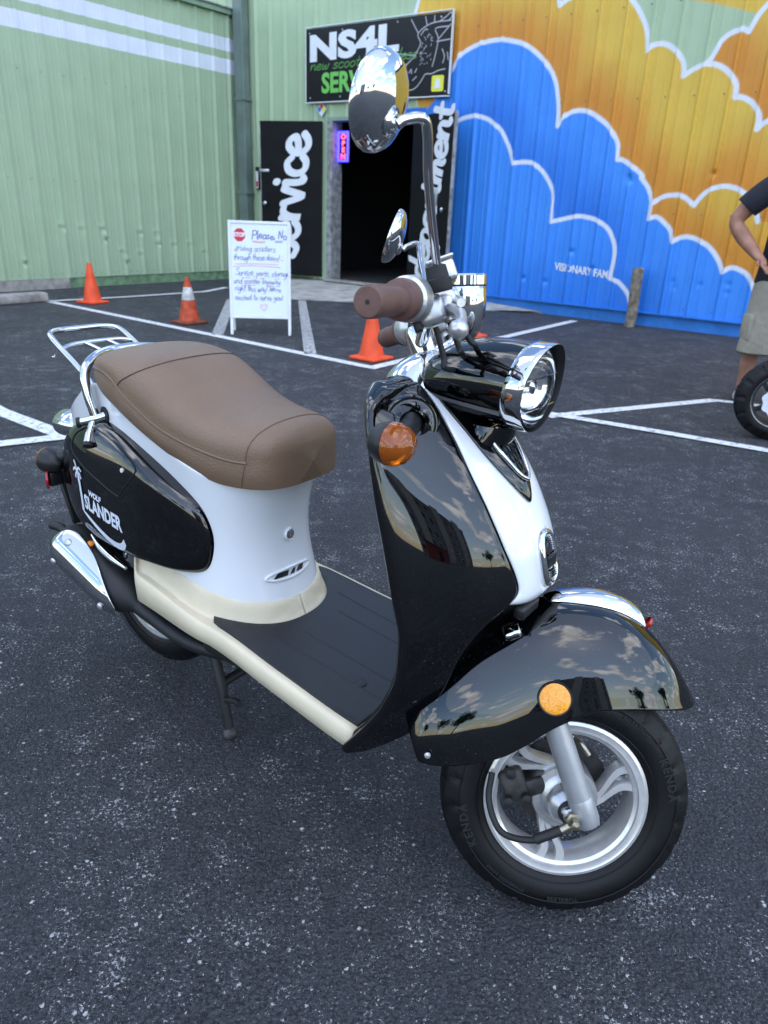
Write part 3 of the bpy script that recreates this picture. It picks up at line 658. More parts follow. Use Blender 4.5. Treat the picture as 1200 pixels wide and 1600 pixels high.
def leaf_fittings(lf, mp, w, flip):
    # mp: x from hinge (0) to free edge (w)
    sub(mesh_py('edge_trim', [mp(x, z, d) for x in (w+.001, w+.012) for z in (.165, 2.335) for d in (-.024, .024)], [(0, 1, 3, 2), (4, 6, 7, 5), (0, 4, 5, 1), (2, 3, 7, 6), (0, 2, 6, 4), (1, 5, 7, 3)], mat['doorframe']), lf)
    c = mp(w-.08, 1.20, .03); nn = mp(0, 0, 1) - mp(0, 0, 0)
    sub(lathe('door_knob', [(-.01, .012), (.02, .012), (.03, .028), (.055, .03), (.07, .0)], c, nn, mat['chrome'], seg=16), lf)
    for z in (1.66,):
        sub(box('latch', mp(w-.06 if not flip else w-.30, z if not flip else 1.35, .03), (.16, .03, .04) if not flip else (.05, .03, .2), mat['alu'], axes=(mp(1, 0)-mp(0, 0), nn, Z3), bev=.004), lf)
leaf_fittings(lfL, mpL, .99, False); leaf_fittings(lfR, mpR, .96, True)
# painted script: "service" up the left leaf, "department" up the right one
sS, _ = hand_strokes('service', 1.0, slant=.18, sx=1.0)
def upL(x, y, z):   # text x runs up the leaf, text y runs to the left of it (towards the hinge is +)
    a = R(12); X = x*math.cos(a) - y*math.sin(a); Y = x*math.sin(a) + y*math.cos(a)
    return mpL(.83 - X*.0 - (Y - .62)*-.0 - 0, 0, 0) if False else mpL(.62 + (Y-.3)*.62 - X*.22, .42 + X*.60, .026 + z)
sub(strokes_part('lettering', sS, .165, upL, mat['white'], n=5), lfL)
sD, _ = hand_strokes('department', 1.0, slant=.18)
def upR(x, y, z):
    return mpR(.33 - (y-.3)*.50 + x*.095, .28 + x*.435, .026 + z)
sub(strokes_part('lettering', sD, .17, upR, mat['white'], n=5), lfR)

# downpipe and flashing at the inside corner
dp = empty('downpipe', tuple(PM(.17, 0, .1)), label='grey green downpipe in the corner between the two metal walls', cat='downpipe')
pp = ppm('pipe', .10, .30, .10, 4.5, .035, .17, mat['pipe'], dp); bevel(pp, .012)
ppm('corner_flashing', .0, .095, .10, 3.86, .0345, .05, mat['pipe'], dp)
ppm('corner_flashing', .0, .095, 3.865, 4.5, .0345, .05, mat['white'], dp)
for z in (1.33, 2.66): ppm('pipe_strap', .085, .325, z, z+.035, .034, .182, mat['pipe'], dp)
ppm('stripe_mark', .002, .094, 3.02, 3.215, .0505, .053, mat['frame_alu'], dp); ppm('stripe_mark', .002, .094, 3.32, 3.494, .0505, .053, mat['frame_alu'], dp)

# rows of screws
def screws(fn, pts, parent):
    V, F = [], []
    for a, z in pts:
        b0 = len(V)
        for k in range(6): V.append(fn(a + .009*math.cos(k*math.pi/3), z + .009*math.sin(k*math.pi/3), .006))
        V.append(fn(a, z, .012))
        for k in range(6): F.append((b0+k, b0+(k+1) % 6, b0+6))
    o_ = mesh_py('screws', V, F, mat['pipe']); tag(o_, kind='stuff'); local(o_, parent)
screws(PL, [(.183+.06+.305*k, z) for k in range(-1, 18) for z in (2.60, 1.37)] + [(.183+.06+.1*k, .19) for k in range(0, 60)], lb)
screws(PM, [(4.992-.06+.305*k, z) for k in range(-3, 13) for z in (2.42, 1.25, 3.3)] + [(4.992-.06+.1525*k, .24) for k in range(-6, 26)], mb)

# shop sign over the doors
sg = empty('shop_sign', tuple(PM(2.75, 2.57)), label='black shop sign with white NS4L lettering above the open doorway', cat='sign')
sgm = lambda x, y, z=0.: PM(1.523 + x, 2.575 + y + .0*x, .075 + z)
o = prism('sign_board', [(0, .01), (2.465, -.015), (2.46, .895), (0, .915)], lambda x, y, d: sgm(x, y, d-.03), .03, mat['signblack']); local(o, sg)
for (x0, y0, x1, y1) in ((-.012, -.004, 2.477, -.029), (-.012, .929, 2.472, .909)):
    local(prism('sign_edge', [(x0, y0), (x1, y1), (x1, y1+.012), (x0, y0+.012)], lambda x, y, d: sgm(x, y, d-.032), .036, mat['frame_alu']), sg)
for x in (-.012, 2.463): local(prism('sign_edge', [(x, .0), (x+.012, .0), (x+.012, .91), (x, .91)], lambda x, y, d: sgm(x, y, d-.032), .036, mat['frame_alu']), sg)
SX = 1.0
local(text_part('lettering', 'NS4L', lambda x, y: sgm(.06 + x, .53 + y + .012*x, .003), mat['white'], size=.42, offset=.022, space=1.05, sx=1.62), sg)
s_, _ = hand_strokes('new scooters', .135, .07, .405, slant=.40, sx=1.62); s2_, _ = hand_strokes('less', .135, 1.64, .43, slant=.40, sx=1.4)
for q_ in [[k_] for k_ in s_ + s2_]: local(strokes_part('script_lettering', q_, .0135, lambda x, y, z: sgm(x, y, .003+z), mat['signdkgreen']), sg)
local(text_part('lettering', 'SERVICE', lambda x, y: sgm(.30 + x, .12 + y, .003), mat['signgreen'], size=.34, offset=.012, sx=.98), sg)
art = [[(2.45, .80), (2.2, .80), (2.05, .76), (1.95, .69), (2.0, .60), (1.97, .53), (1.90, .44), (1.78, .35), (1.72, .22), (1.74, .12), (1.82, .07), (1.95, .09), (2.05, .18), (2.10, .24), (2.2, .24), (2.3, .27), (2.4, .28)],
       [(2.0, .68), (2.06, .735), (2.1, .73)], [(2.42, .74), (2.25, .74), (2.22, .71), (2.27, .62), (2.24, .45), (2.20, .32)], [(2.25, .59), (2.45, .60)], [(2.27, .80), (2.38, .85), (2.44, .885), (2.46, .84), (2.42, .81)],
       [(1.84, .86), (1.96, .70)], [(2.06, .87), (2.09, .78)], [(2.2, .87), (2.2, .80)], [(1.64, .50), (1.92, .46)], [(1.64, .36), (1.80, .37)], [(1.66, .22), (1.80, .28)], [(2.28, .62), (2.45, .76)], [(1.84, .27), (1.87, .31), (1.88, .26)], [(1.93, .27), (1.96, .31)], [(1.9, .18), (1.96, .22)],
       [(2.34, .50), (2.38, .42), (2.36, .35)], [(2.42, .46), (2.44, .38)]]
for q_ in art: local(strokes_part('line_art', [q_], .013, lambda x, y, z: sgm(x, y, .003+z), mat['signgrey'], n=3), sg)
flecks = [[(2.06+rng.uniform(-.05, .12), .34+rng.random()*.34)] for _ in range(34)]
flecks = [[p[0], (p[0][0]+rng.uniform(-.03, .03), p[0][1]+rng.uniform(-.03, .03))] for p in flecks]
tag(local(strokes_part('fleck_art', flecks, .007, lambda x, y, z: sgm(x, y, .0025+z), mat['signgrey'], n=2), sg), kind='stuff')
yb = prism('yellow_badge', [(2.22, .035), (2.375, .033), (2.39, .05), (2.39, .20), (2.375, .215), (2.22, .217), (2.205, .20), (2.205, .05)], lambda x, y, d: sgm(x, y, d), .003, mat['yellow']); local(yb, sg)
local(prism('badge_mark', [(2.245, .07), (2.35, .07), (2.335, .10), (2.335, .14), (2.32, .175), (2.297, .185), (2.275, .175), (2.26, .14), (2.26, .10)], lambda x, y, d: sgm(x, y, .004+d), .002, mat['white']), sg)
for x, y in ((.07, .86), (.68, .855), (1.62, .86), (2.3, .85), (.08, .06), (.65, .055), (1.5, .05), (2.42, .03)):
    local(lathe('screw', [(0, .011), (.005, .010), (.008, .0)], sgm(x, y, .001), -dl, mat['alu'], seg=10), sg)
# hazard diamond placard, lit OPEN sign, key box
nf = empty('hazard_placard', tuple(PM(1.79, 2.40)), label='small diamond hazard placard in red, blue and white below the shop sign', cat='placard')
nfm = lambda x, y, d=0.: PM(1.79 + x*.085, 2.487 + y*.085, .036 + d)
local(prism('plate', [(0, -1.12), (1.12, 0), (0, 1.12), (-1.12, 0)], lambda x, y, d: nfm(x, y, d), .004, mat['white']), nf)
for nm, (cx, cy), mm in (('red_quarter', (0, .5), mat['stopred']), ('blue_quarter', (-.5, 0), mat['bluefoot']), ('yellow_quarter', (.5, 0), mat['yellow'])):
    local(prism(nm, [(cx, cy-.47), (cx+.47, cy), (cx, cy+.47), (cx-.47, cy)], lambda x, y, d: nfm(x, y, .0045+d), .002, mm), nf)
op = empty('open_sign', tuple(PM(2.07, 1.80, -.12)), label='lit OPEN sign with red letters in a blue neon border inside the doorway', cat='sign')
om = lambda x, y, d=0.: PM(1.985 + x, 1.805 + y, -.12 + d)
local(prism('panel', [(-.01, -.01), (.215, -.01), (.215, .42), (-.01, .42)], lambda x, y, d: om(x, y, d-.03), .03, mat['signblack']), op)
local(tube('neon_border', [om(x, y, .012) for x, y in ((.035, .02), (.17, .02), (.19, .04), (.19, .37), (.17, .39), (.035, .39), (.015, .37), (.015, .04))], .0165, mat['neonblue'], closed=True, n=3, seg=8), op)
for k, ch in enumerate('OPEN'):
    V, F = text_mesh(ch, size=.105, offset=.004, align='CENTER')
    cx = .1025; y0 = .305 - k*.086
    local(mesh_py('letter', [om(cx + x*1.1, y0 + y*.86, .008) for x, y in V], F, mat['neonred']), op)
slg = empty('string_lights', tuple(PM(2.7, 2.2, -3.0)), label='tiny warm string lights high inside the dark doorway', cat='lights')
bulbm = pmat('warm_bulb', (.9, .6, .3), .4, emit=(1, .62, .30), estr=1.2)
for k in range(14):
    p_ = PM(2.15 + .14*k + .03*math.sin(k*2.3), 2.50 + .06*math.sin(k*1.7), -3.0 - .05*(k % 3)); local(lathe('bulb', [(-.014, 0), (-.008, .010), (0, .013), (.008, .010), (.014, 0)], p_, Z3, bulbm, seg=8), slg)
local(tube('wire', [PM(2.1, 2.54, -3.02), PM(2.6, 2.52, -3.02), PM(3.2, 2.53, -3.02), PM(4.1, 2.54, -3.02)], .004, mat['blackp'], seg=5), slg)
kb = empty('wall_thermometer', tuple(PM(.47, 1.40)), label='narrow white and red wall gauge left of the black door leaf', cat='gauge')
ppm('backing', .40, .47, 1.40, 1.73, .034, .06, mat['blackp'], kb); ppm('face', .41, .462, 1.42, 1.67, .0605, .066, mat['white'], kb); ppm('red_mark', .415, .457, 1.44, 1.52, .0665, .069, mat['stopred'], kb)
# things dimly seen inside the doorway
ct = empty('shop_counter', tuple(PM(2.8, .14, -4.2)), label='dark counter with dim NS4L lettering deep inside the doorway', cat='counter')
ppm('counter_front', 2.0, 3.9, .141, 1.20, -4.6, -4.2, vary(pmat('counter_green', (.02, .035, .035), .6), 3, .3), ct); ppm('counter_top', 1.95, 3.95, 1.201, 1.25, -4.65, -4.15, mat['dark'], ct)
local(text_part('lettering', 'NS4L', lambda x, y: PM(2.55 + x, 1.35 + y, -4.3), mat['dimtext'], size=.30, offset=.01, sx=1.2), ct)

# concrete ramp in front of the doors
rv = [PM(.3, .115, .0), PM(4.2, .10, .0), PM(5.6, .03, .0), np.array([2.02, 10.13, .012]), np.array([1.33, 9.86, .012]), np.array([-.45, 10.15, .012]), np.array([-1.40, 10.22, .012]), np.array([-2.2, 11.5, .012])]
rb = [np.array([p[0], p[1], -.05]) for p in rv]
o = mesh_py('door_ramp', rv + rb, [(0, 1, 4, 5, 6, 7), (1, 2, 3, 4)] + [(i, 8+i, 8+(i+1) % 8, (i+1) % 8) for i in range(8)], mat['concrete']); tag(o, kind='structure')
ppm('threshold', OPEN0-.1, OPEN1+.06, .115, .142, -.06, .10, mat['kerb'], mb)

# concrete wheel stop at the left
ws = box('parking_block', (-4.75, 8.15, .056), (2.0, .17, .11), mat['kerb'], axes=(dl, -dm, Z3), bev=.022)
tag(ws, 'low concrete parking block at the far left in front of the green wall', 'parking block')

# wooden post
def post():
    rows = []; 
    for k, z in enumerate(np.linspace(0, .66, 9)):
        rows.append([(2.822 + .062*math.cos(a)*(1+.06*math.sin(3*a+z*6)) + .006*math.sin(z*9), 8.87 + .062*math.sin(a)*(1+.05*math.sin(5*a+z*4)), z + (.012*math.sin(2*a) if k == 8 else 0)) for a in np.linspace(0, 2*np.pi, 14, endpoint=False)])
    o_ = grid('wooden_post', rows, mat['wood'], cv=True, caps=True, smooth=False); o_.location.z = -.004
    return tag(o_, 'short weathered grey wooden post standing in front of the blue mural', 'post')
post()

# traffic cones
def cone(loc, label, m, mbase, h=.455, collar=False):
    e = empty('traffic_cone', loc, rz=rng.uniform(0, 1.2), label=label, cat='traffic cone', group='orange traffic cones on the asphalt')
    s = .135; prof = [(.032, .108), (.05, .102), (.12, .088), (h*.5, .066), (h*.8, .040), (h-.02, .026), (h, .022), (h, .016), (h-.03, .014)]
    b = box('base', (0, 0, .014), (2*s, 2*s, .026), mbase, e, bev=.009)
    lathe('base_collar', [(.0265, .128), (.034, .112), (.036, .10)], (0, 0, 0), (0, 0, 1), mbase, e, seg=28)
    lathe('cone_body', prof, (0, 0, 0), (0, 0, 1), m, e, seg=32)
    if collar: lathe('white_collar', [(h*.52, .0675), (h*.525, .0685), (h*.79, .0425), (h*.795, .0415)], (0, 0, 0), (0, 0, 1), mat['cone_white'], e, seg=32)
    return e
cone((-3.60, 8.98, .001), 'bright orange cone nearest the green wall, beside the concrete block', mat['cone'], mat['cone'])
cone((-2.10, 7.70, .001), 'dirty orange cone with a worn white collar left of the whiteboard', mat['cone_old'], mat['cone_dirty'], collar=True)
cone((-.16, 6.14, .001), 'clean orange cone behind the brown handlebar grip', mat['cone'], mat['cone'], h=.46)
cone((.80, 7.62, .001), 'orange cone almost hidden behind the chrome handlebar pod', mat['cone'], mat['cone'], h=.45)

# A-frame whiteboard
ab = empty('sandwich_board', (-1.26, 7.14, 0), label='white A-frame whiteboard with handwritten blue notes near the doorway', cat='sign board')
bxv = np.array([.99, .12, 0.]); bxv /= np.linalg.norm(bxv); byv = np.array([-bxv[1], bxv[0], 0]); tilt = R(7)
bup = math.cos(tilt)*Z3 + math.sin(tilt)*byv; bn = np.cross(bxv, bup)
BW = .575; BH = 1.03; bo = -bxv*BW/2
bp_ = lambda x, y, d=0.: bo + bxv*x + bup*y + bn*d
def bbar(x0, x1, y0, y1, m, nm, d0=-.012, d1=.012):
    V = [bp_(x, y, d) for x in (x0, x1) for y in (y0, y1) for d in (d0, d1)]
    return bevel(mesh_py(nm, V, [(0, 1, 3, 2), (4, 6, 7, 5), (0, 4, 5, 1), (2, 3, 7, 6), (0, 2, 6, 4), (1, 5, 7, 3)], m, ab), .003)
yb0 = .155
bbar(.0, .026, 0, yb0-.001, mat['frame_alu'], 'leg'); bbar(BW-.026, BW, 0, yb0-.001, mat['frame_alu'], 'leg')
bbar(.0, .024, yb0, BH, mat['frame_alu'], 'frame_rail'); bbar(BW-.024, BW, yb0, BH, mat['frame_alu'], 'frame_rail')
bbar(.0245, BW-.0245, yb0, yb0+.024, mat['frame_alu'], 'frame_rail'); bbar(.0245, BW-.0245, BH-.024, BH, mat['frame_alu'], 'frame_rail')
bbar(.0243, BW-.0243, yb0+.0242, BH-.0242, mat['board'], 'writing_panel', -.006, .004)
# rear leaf of the A
def rear(x, y, d): return bo + bxv*x + (math.cos(tilt)*Z3 - math.sin(tilt)*byv)*y + byv*(2*BH*math.sin(tilt)+.03) + byv*d
mesh_py('rear_panel', [rear(x, y, d) for x in (0, BW) for y in (.155, BH) for d in (-.01, .01)], [(0, 1, 3, 2), (4, 6, 7, 5), (0, 4, 5, 1), (2, 3, 7, 6), (0, 2, 6, 4), (1, 5, 7, 3)], mat['board'], ab)
for x_ in (.0, BW-.026): mesh_py('rear_leg', [rear(x, y, d) for x in (x_, x_+.026) for y in (0, .1545) for d in (-.01, .01)], [(0, 1, 3, 2), (4, 6, 7, 5), (0, 4, 5, 1), (2, 3, 7, 6), (0, 2, 6, 4), (1, 5, 7, 3)], mat['frame_alu'], ab)
def wr(txt, x, y, size, m=None, w=.0046, sx=1.0, nm='handwriting', slant=.12):
    s_, _ = hand_strokes(txt, size, x, y, slant=slant, jit=.11, sx=sx); strokes_part(nm, s_, w, lambda a, b, z: bp_(a, b, .0045+z), m or mat['inkblue'], ab, n=3)
wr('Please, No', .215, .875, .072, w=.0075, sx=1.02)
wr('driving scooters', .055, .765, .058, sx=.96); wr('through these doors!', .045, .685, .056, sx=.86)
wr('Service, parts, storage', .06, .545, .058, sx=.90); wr('and scooter layaway', .04, .475, .054, sx=.92)
wr("right this way! We're", .05, .405, .054, sx=.92); wr('excited to serve you!', .05, .325, .054, sx=.93)
red = [[(.225, .855), (.30, .850), (.345, .853)], [(.228, .845), (.34, .840)], [(.06, .645), (.25, .652), (.46, .65)], [(.04, .622), (.2, .634), (.4, .63), (.48, .624)], [(.13, .525), (.2, .527)], [(.29, .523), (.33, .525)], [(.42, .52), (.47, .523)], [(.13, .455), (.24, .46)], [(.36, .455), (.40, .456)],
       [(.32, .225), (.29, .265), (.30, .285), (.32, .27), (.335, .288), (.352, .272), (.32, .225)]]
for q_ in red: strokes_part('red_underline', [q_], .0048, lambda a, b, z: bp_(a, b, .0045+z), mat['inkred'], ab, n=3)
strokes_part('underline', [[(.435, .858), (.505, .862)], [(.437, .848), (.50, .851)]], .005, lambda a, b, z: bp_(a, b, .0045+z), mat['inkblue'], ab, n=3)
strokes_part('smile', [[(.487, .70), (.49, .69), (.505, .687), (.515, .698)], [(.49, .72), (.491, .725)], [(.51, .722), (.511, .727)]], .004, lambda a, b, z: bp_(a, b, .0045+z), mat['inkred'], ab, n=3)
oc = [(.105 + .056*math.cos(R(22.5+45*k)), .905 + .062*math.sin(R(22.5+45*k))) for k in range(8)]
mesh_py('stop_mark', [bp_(x, y, .0052) for x, y in oc], [tuple(range(8))], mat['stopred'], ab)
text_part('stop_lettering', 'STOP', lambda x, y: bp_(.105 + x, .890 + y, .0062), mat['white'], ab, size=.05, offset=.0025, align='CENTER', sx=.88)

# painted artist credit on the mural
_rx, _rh = profile(5.6, 6.6, 4.992, .01)
def rib_h(t): return float(np.interp(t, _rx, _rh))
o = text_part('artist_lettering', 'VISIONARY FAM', lambda x, y: PM(5.715 + x, .555 + y - .07*x, rib_h(5.715 + x) + .004), mat['white'], size=.125, offset=.004, sx=.78); local(o, mb)
# ------------------------------------------------------------------ the scooter
PSI = R(-35.9)
sc_ = empty('motor_scooter', (-.569, 1.674, 0), rz=PSI, label='black, white and cream motor scooter with brown seat parked in the foreground', cat='scooter')
A3 = lambda *p: np.array(p, float)
# steering frame: forward, left, up the steering axis (the bars are turned to the rider's left)
S_F = A3(.722, .589, .364); S_L = A3(-.526, .808, -.265); S_U = A3(-.450, 0, .893); S_O = A3(1.102, -.016, .200)
st = lambda f, l, u: S_O + f*S_F + l*S_L + u*S_U
stu = lambda f, l, u: st(f, l, u + .09*l - (.024*min(1, l/.1) if l > 0 else 0))
def part(o_): return o_

# ---- leg shield, front apron and beak
w_ = pchip([.262, .30, .34, .387, .46, .52, .587, .68, .75, .83, .865, .885, .900], [.222, .220, .216, .212, .208, .206, .205, .202, .198, .187, .172, .153, .115])
xe = pchip([.262, .30, .34, .387, .46, .52, .587, .68, .75, .83, .865, .885, .900], [.800, .826, .852, .878, .900, .901, .884, .857, .835, .811, .793, .786, .780])
xc = pchip([.262, .34, .45, .52, .585, .641, .734, .80, .85, .88, .900], [.90, .955, 1.005, 1.025, 1.036, 1.026, .982, .930, .878, .835, .795])
def S(y, z): return xe(z) + (xc(z)-xe(z))*(1 - min(abs(y)/w_(z), 1)**2.3)
bw = pchip([.262, .30, .335, .40, .45, .49, .517, .55, .57, .59, .60, .68, .765, .837, .88, .900], [.205, .166, .150, .153, .150, .145, .137, .120, .100, .078, .070, .085, .090, .080, .062, .050])
kb_ = pchip([.728, .735, .75, .78, .82, .86, .900], [.002, .010, .022, .040, .054, .058, .045])
def wing(side):
    zs = list(np.linspace(.262, .60, 26)) + list(np.linspace(.615, .900, 22)); rows = []
    for z in zs:
        row = []
        for t in np.linspace(0, 1, 15):
            y = w_(z)*(1-t) + bw(z)*t; row.append((S(y, z), side*y, z))
        # rolled rear edge
        y = w_(z); e = [(xe(z)-.012, side*(y-.002), z), (xe(z)-.016, side*(y-.012), z), (xe(z)-.012, side*(y-.020), z)]
        rows.append(e[::-1] + row)
    o_ = grid('leg_shield', rows, mat['black'], sc_); solidify(o_, .005, 0); subsurf(o_, 1); return o_
wing(-1); wing(1)
def shield_top():
    zz = np.linspace(.80, .900, 40)[::-1]; ww = np.array([w_(z) for z in zz]); rows = []
    for y in np.concatenate([-np.linspace(.178, .10, 14), np.linspace(-.095, .095, 17), np.linspace(.10, .178, 14)]):
        z0 = .900 if abs(y) < ww[0] else float(np.interp(abs(y), ww, zz)); x0 = S(min(abs(y), w_(z0)), z0)
        dp_ = .010 + .040*max(0, 1-(abs(y)/.178)**1.5); hh = .004 + .007*max(0, 1-(abs(y)/.178)**2)
        rows.append([(x0 + .002 - dp_*(1-math.cos(q))/2 - .002*q, y*(1-.012*q), z0 - .004 + hh*math.sin(q)) for q in np.linspace(-.25, np.pi*1.05, 11)])
    o_ = grid('shield_top', rows, mat['black'], sc_); subsurf(o_, 1)
shield_top()
def apron():
    rows = []
    for z in np.linspace(.583, .898, 30):
        b = bw(z) - .0025; rows.append([(S(y, z) + .004*(1-abs(y/b)**8), y, z - .0*abs(y)) for y in np.linspace(-b, b, 21)])
    bot = rows[0]; rows.insert(0, [(p[0]-.012, p[1]*.97, p[2]-.006 - .012*(1-(p[1]/bw(.583))**2)) for p in bot])
    o_ = grid('front_apron', rows, mat['body'], sc_); solidify(o_, .004, -1); subsurf(o_, 1); return o_
APRON = apron()
def beak():
    rows = []
    for z in np.concatenate([np.linspace(.727, .76, 6), np.linspace(.775, .898, 14)]):
        k = kb_(z); rows.append([(S(y, z) + .008 + .014*(1-(abs(y)/k)**2.2)*min(1, (z-.725)/.05), y, z) for y in k*np.sin(np.linspace(-np.pi/2, np.pi/2, 17))])
    o_ = grid('beak_cover', rows, mat['black'], sc_); solidify(o_, .006, -1); subsurf(o_, 1); NEST[:] = [sc_, o_]
    # triangular grille with a bright surround
    gz = [.765, .772, .79, .815, .835, .838]; gy = [.002, .012, .022, .030, .026, .018]
    tri = [(y, z) for y, z in zip(gy, gz)]; loop = [(-y, z) for y, z in tri] + [(y, z) for y, z in tri[::-1]]
    sf = lambda y, z, d: (S(y, z) + .022 + d, y, z)
    tube('grille_surround', [sf(y, z, .0) for y, z in loop], .0042, mat['chrome'], sc_, closed=True, n=3, seg=8)
    V = [sf(y, z, -.002) for y, z in loop]; mesh_py('grille_back', V, [tuple(range(len(V)))], mat['blackp'], sc_)
    ob = []
    for r_ in range(4):
        for q in range(-2, 3):
            yy = q*.011 + (r_ % 2)*.0055; zz = .783 + r_*.0125
            if abs(yy) > .008 + r_*.006: continue
            ob.append(tube('g', [sf(yy+.0055*math.cos(a), zz+.0065*math.sin(a), .001) for a in np.linspace(0, 2*np.pi, 6, endpoint=False)], .0011, mat['satin'], None, closed=True, n=0, seg=4))
    tag(join_meshes('grille_mesh', ob, mat['satin'], sc_), kind='stuff'); NEST[:] = [None, None]
beak()
# inner shield, tunnel behind the wheel
rows = []
for z in np.linspace(.30, .893, 16):
    w = w_(z)-.014; rows.append([(xe(z)-.018 + .010*(1-abs(y/w)**3), y, z) for y in np.linspace(-w, w, 13)])
o = grid('inner_shield', rows, mat['blackp'], sc_); solidify(o, .004, 0)
rows = []
for z in np.linspace(.24, .60, 12):
    b = .165 if z < .5 else .165 - (z-.5)*.9; rows.append([(xe(z)+.006 + .030*(1-abs(y/b)**4), y, z) for y in np.linspace(-b, b, 13)])
o = grid('wheel_housing', rows, mat['satin'], sc_); solidify(o, .004, 0)
# small black vent and wedge under the apron tip
box('horn_cover', (S(.03, .57)-.010, -.035, .560), (.02, .06, .022), mat['blackp'], sc_, bev=.005)
# oval lamp badge on the apron
def badge():
    zc_, yc_ = .640, .004; n_ = 26
    loop = []
    for k in range(n_):
        a = 2*np.pi*k/n_; yy = .021*np.sign(math.cos(a))*abs(math.cos(a))**.8; zz = .040*np.sign(math.sin(a))*abs(math.sin(a))**.7; loop.append((yc_+yy, zc_+zz))
    sf = lambda y, z, d: (S(y, z) + .006 + d, y, z)
    tube('badge_ring', [sf(y, z, .003) for y, z in loop], .0065, mat['chrome'], sc_, closed=True, n=2, seg=10)
    V = [sf(y, z, .003) for y, z in loop]; mesh_py('badge_lens', V, [tuple(range(len(V)))], mat['reflector'], sc_)
    o_ = box('badge_bar', sf(yc_, zc_-.004, .006), (.006, .030, .022), mat['blackp'], sc_, bev=.002)
    for k in range(7):
        z = zc_ + .012 + k*.0036; box('badge_rib', sf(yc_, z, .006), (.004, .026, .0018), mat['lens'] if False else mat['chrome'], sc_)
        if k < 4: box('badge_rib', sf(yc_, zc_ - .019 - k*.0036, .006), (.004, .026, .0018), mat['chrome'], sc_)
    rows = []
    for s_, d in ((1.55, -.0045), (1.3, .000), (1.15, .003)):
        rows.append([sf(yc_+(y-yc_)*s_, zc_+(z-zc_)*(1+(s_-1)*.6), d) for y, z in loop])
    grid('badge_plinth', rows, mat['body'], sc_, cv=True)
with under(sc_, APRON): badge()
# front indicators on short stalks
def indicator(side, vis=True):
    c = A3(.862, side*.216, .846); ax = A3(.50, side*.0, .06); ax = A3(.93, side*-.05, .05); ax /= np.linalg.norm(ax)
    root = A3(S(.13, .85)-.004, side*.125, .852)
    lathe('indicator_base', [(-.012, .044), (.000, .0435), (.004, .040), (.0035, .037), (.0045, .030), (.011, .024), (.014, .020)], root, (.62, side*.74, .22), mat['black'], sc_, seg=36)
    tube('indicator_stalk', [root, root + (c-root)*.5 + A3(.012, 0, .004), c + ax*.004], [.018, .013, .018], mat['blackp'], sc_, seg=12)
    sq = lambda p: c + (p-c)*A3(1, 1, .92)
    ih = lathe('indicator_housing', [(-.030, .004), (-.027, .017), (-.016, .029), (.0, .034), (.006, .0345)], c, ax, mat['blackp'], sc_, seg=28, xf=sq)
    NEST[:] = [sc_, ih]
    lathe('indicator_lens', [(.0065, .0345), (.016, .0335), (.028, .028), (.037, .018), (.041, .0)], c, ax, mat['amber'], sc_, seg=28, xf=sq)
    lathe('indicator_bulb', [(.004, .008), (.018, .008), (.024, .0)], c, ax, mat['orange'], sc_, seg=12)
    lathe('indicator_reflector', [(.005, .031), (.002, .012)], c, ax, mat['reflector'], sc_, seg=20)
    NEST[:] = [None, None]
indicator(-1); indicator(1)

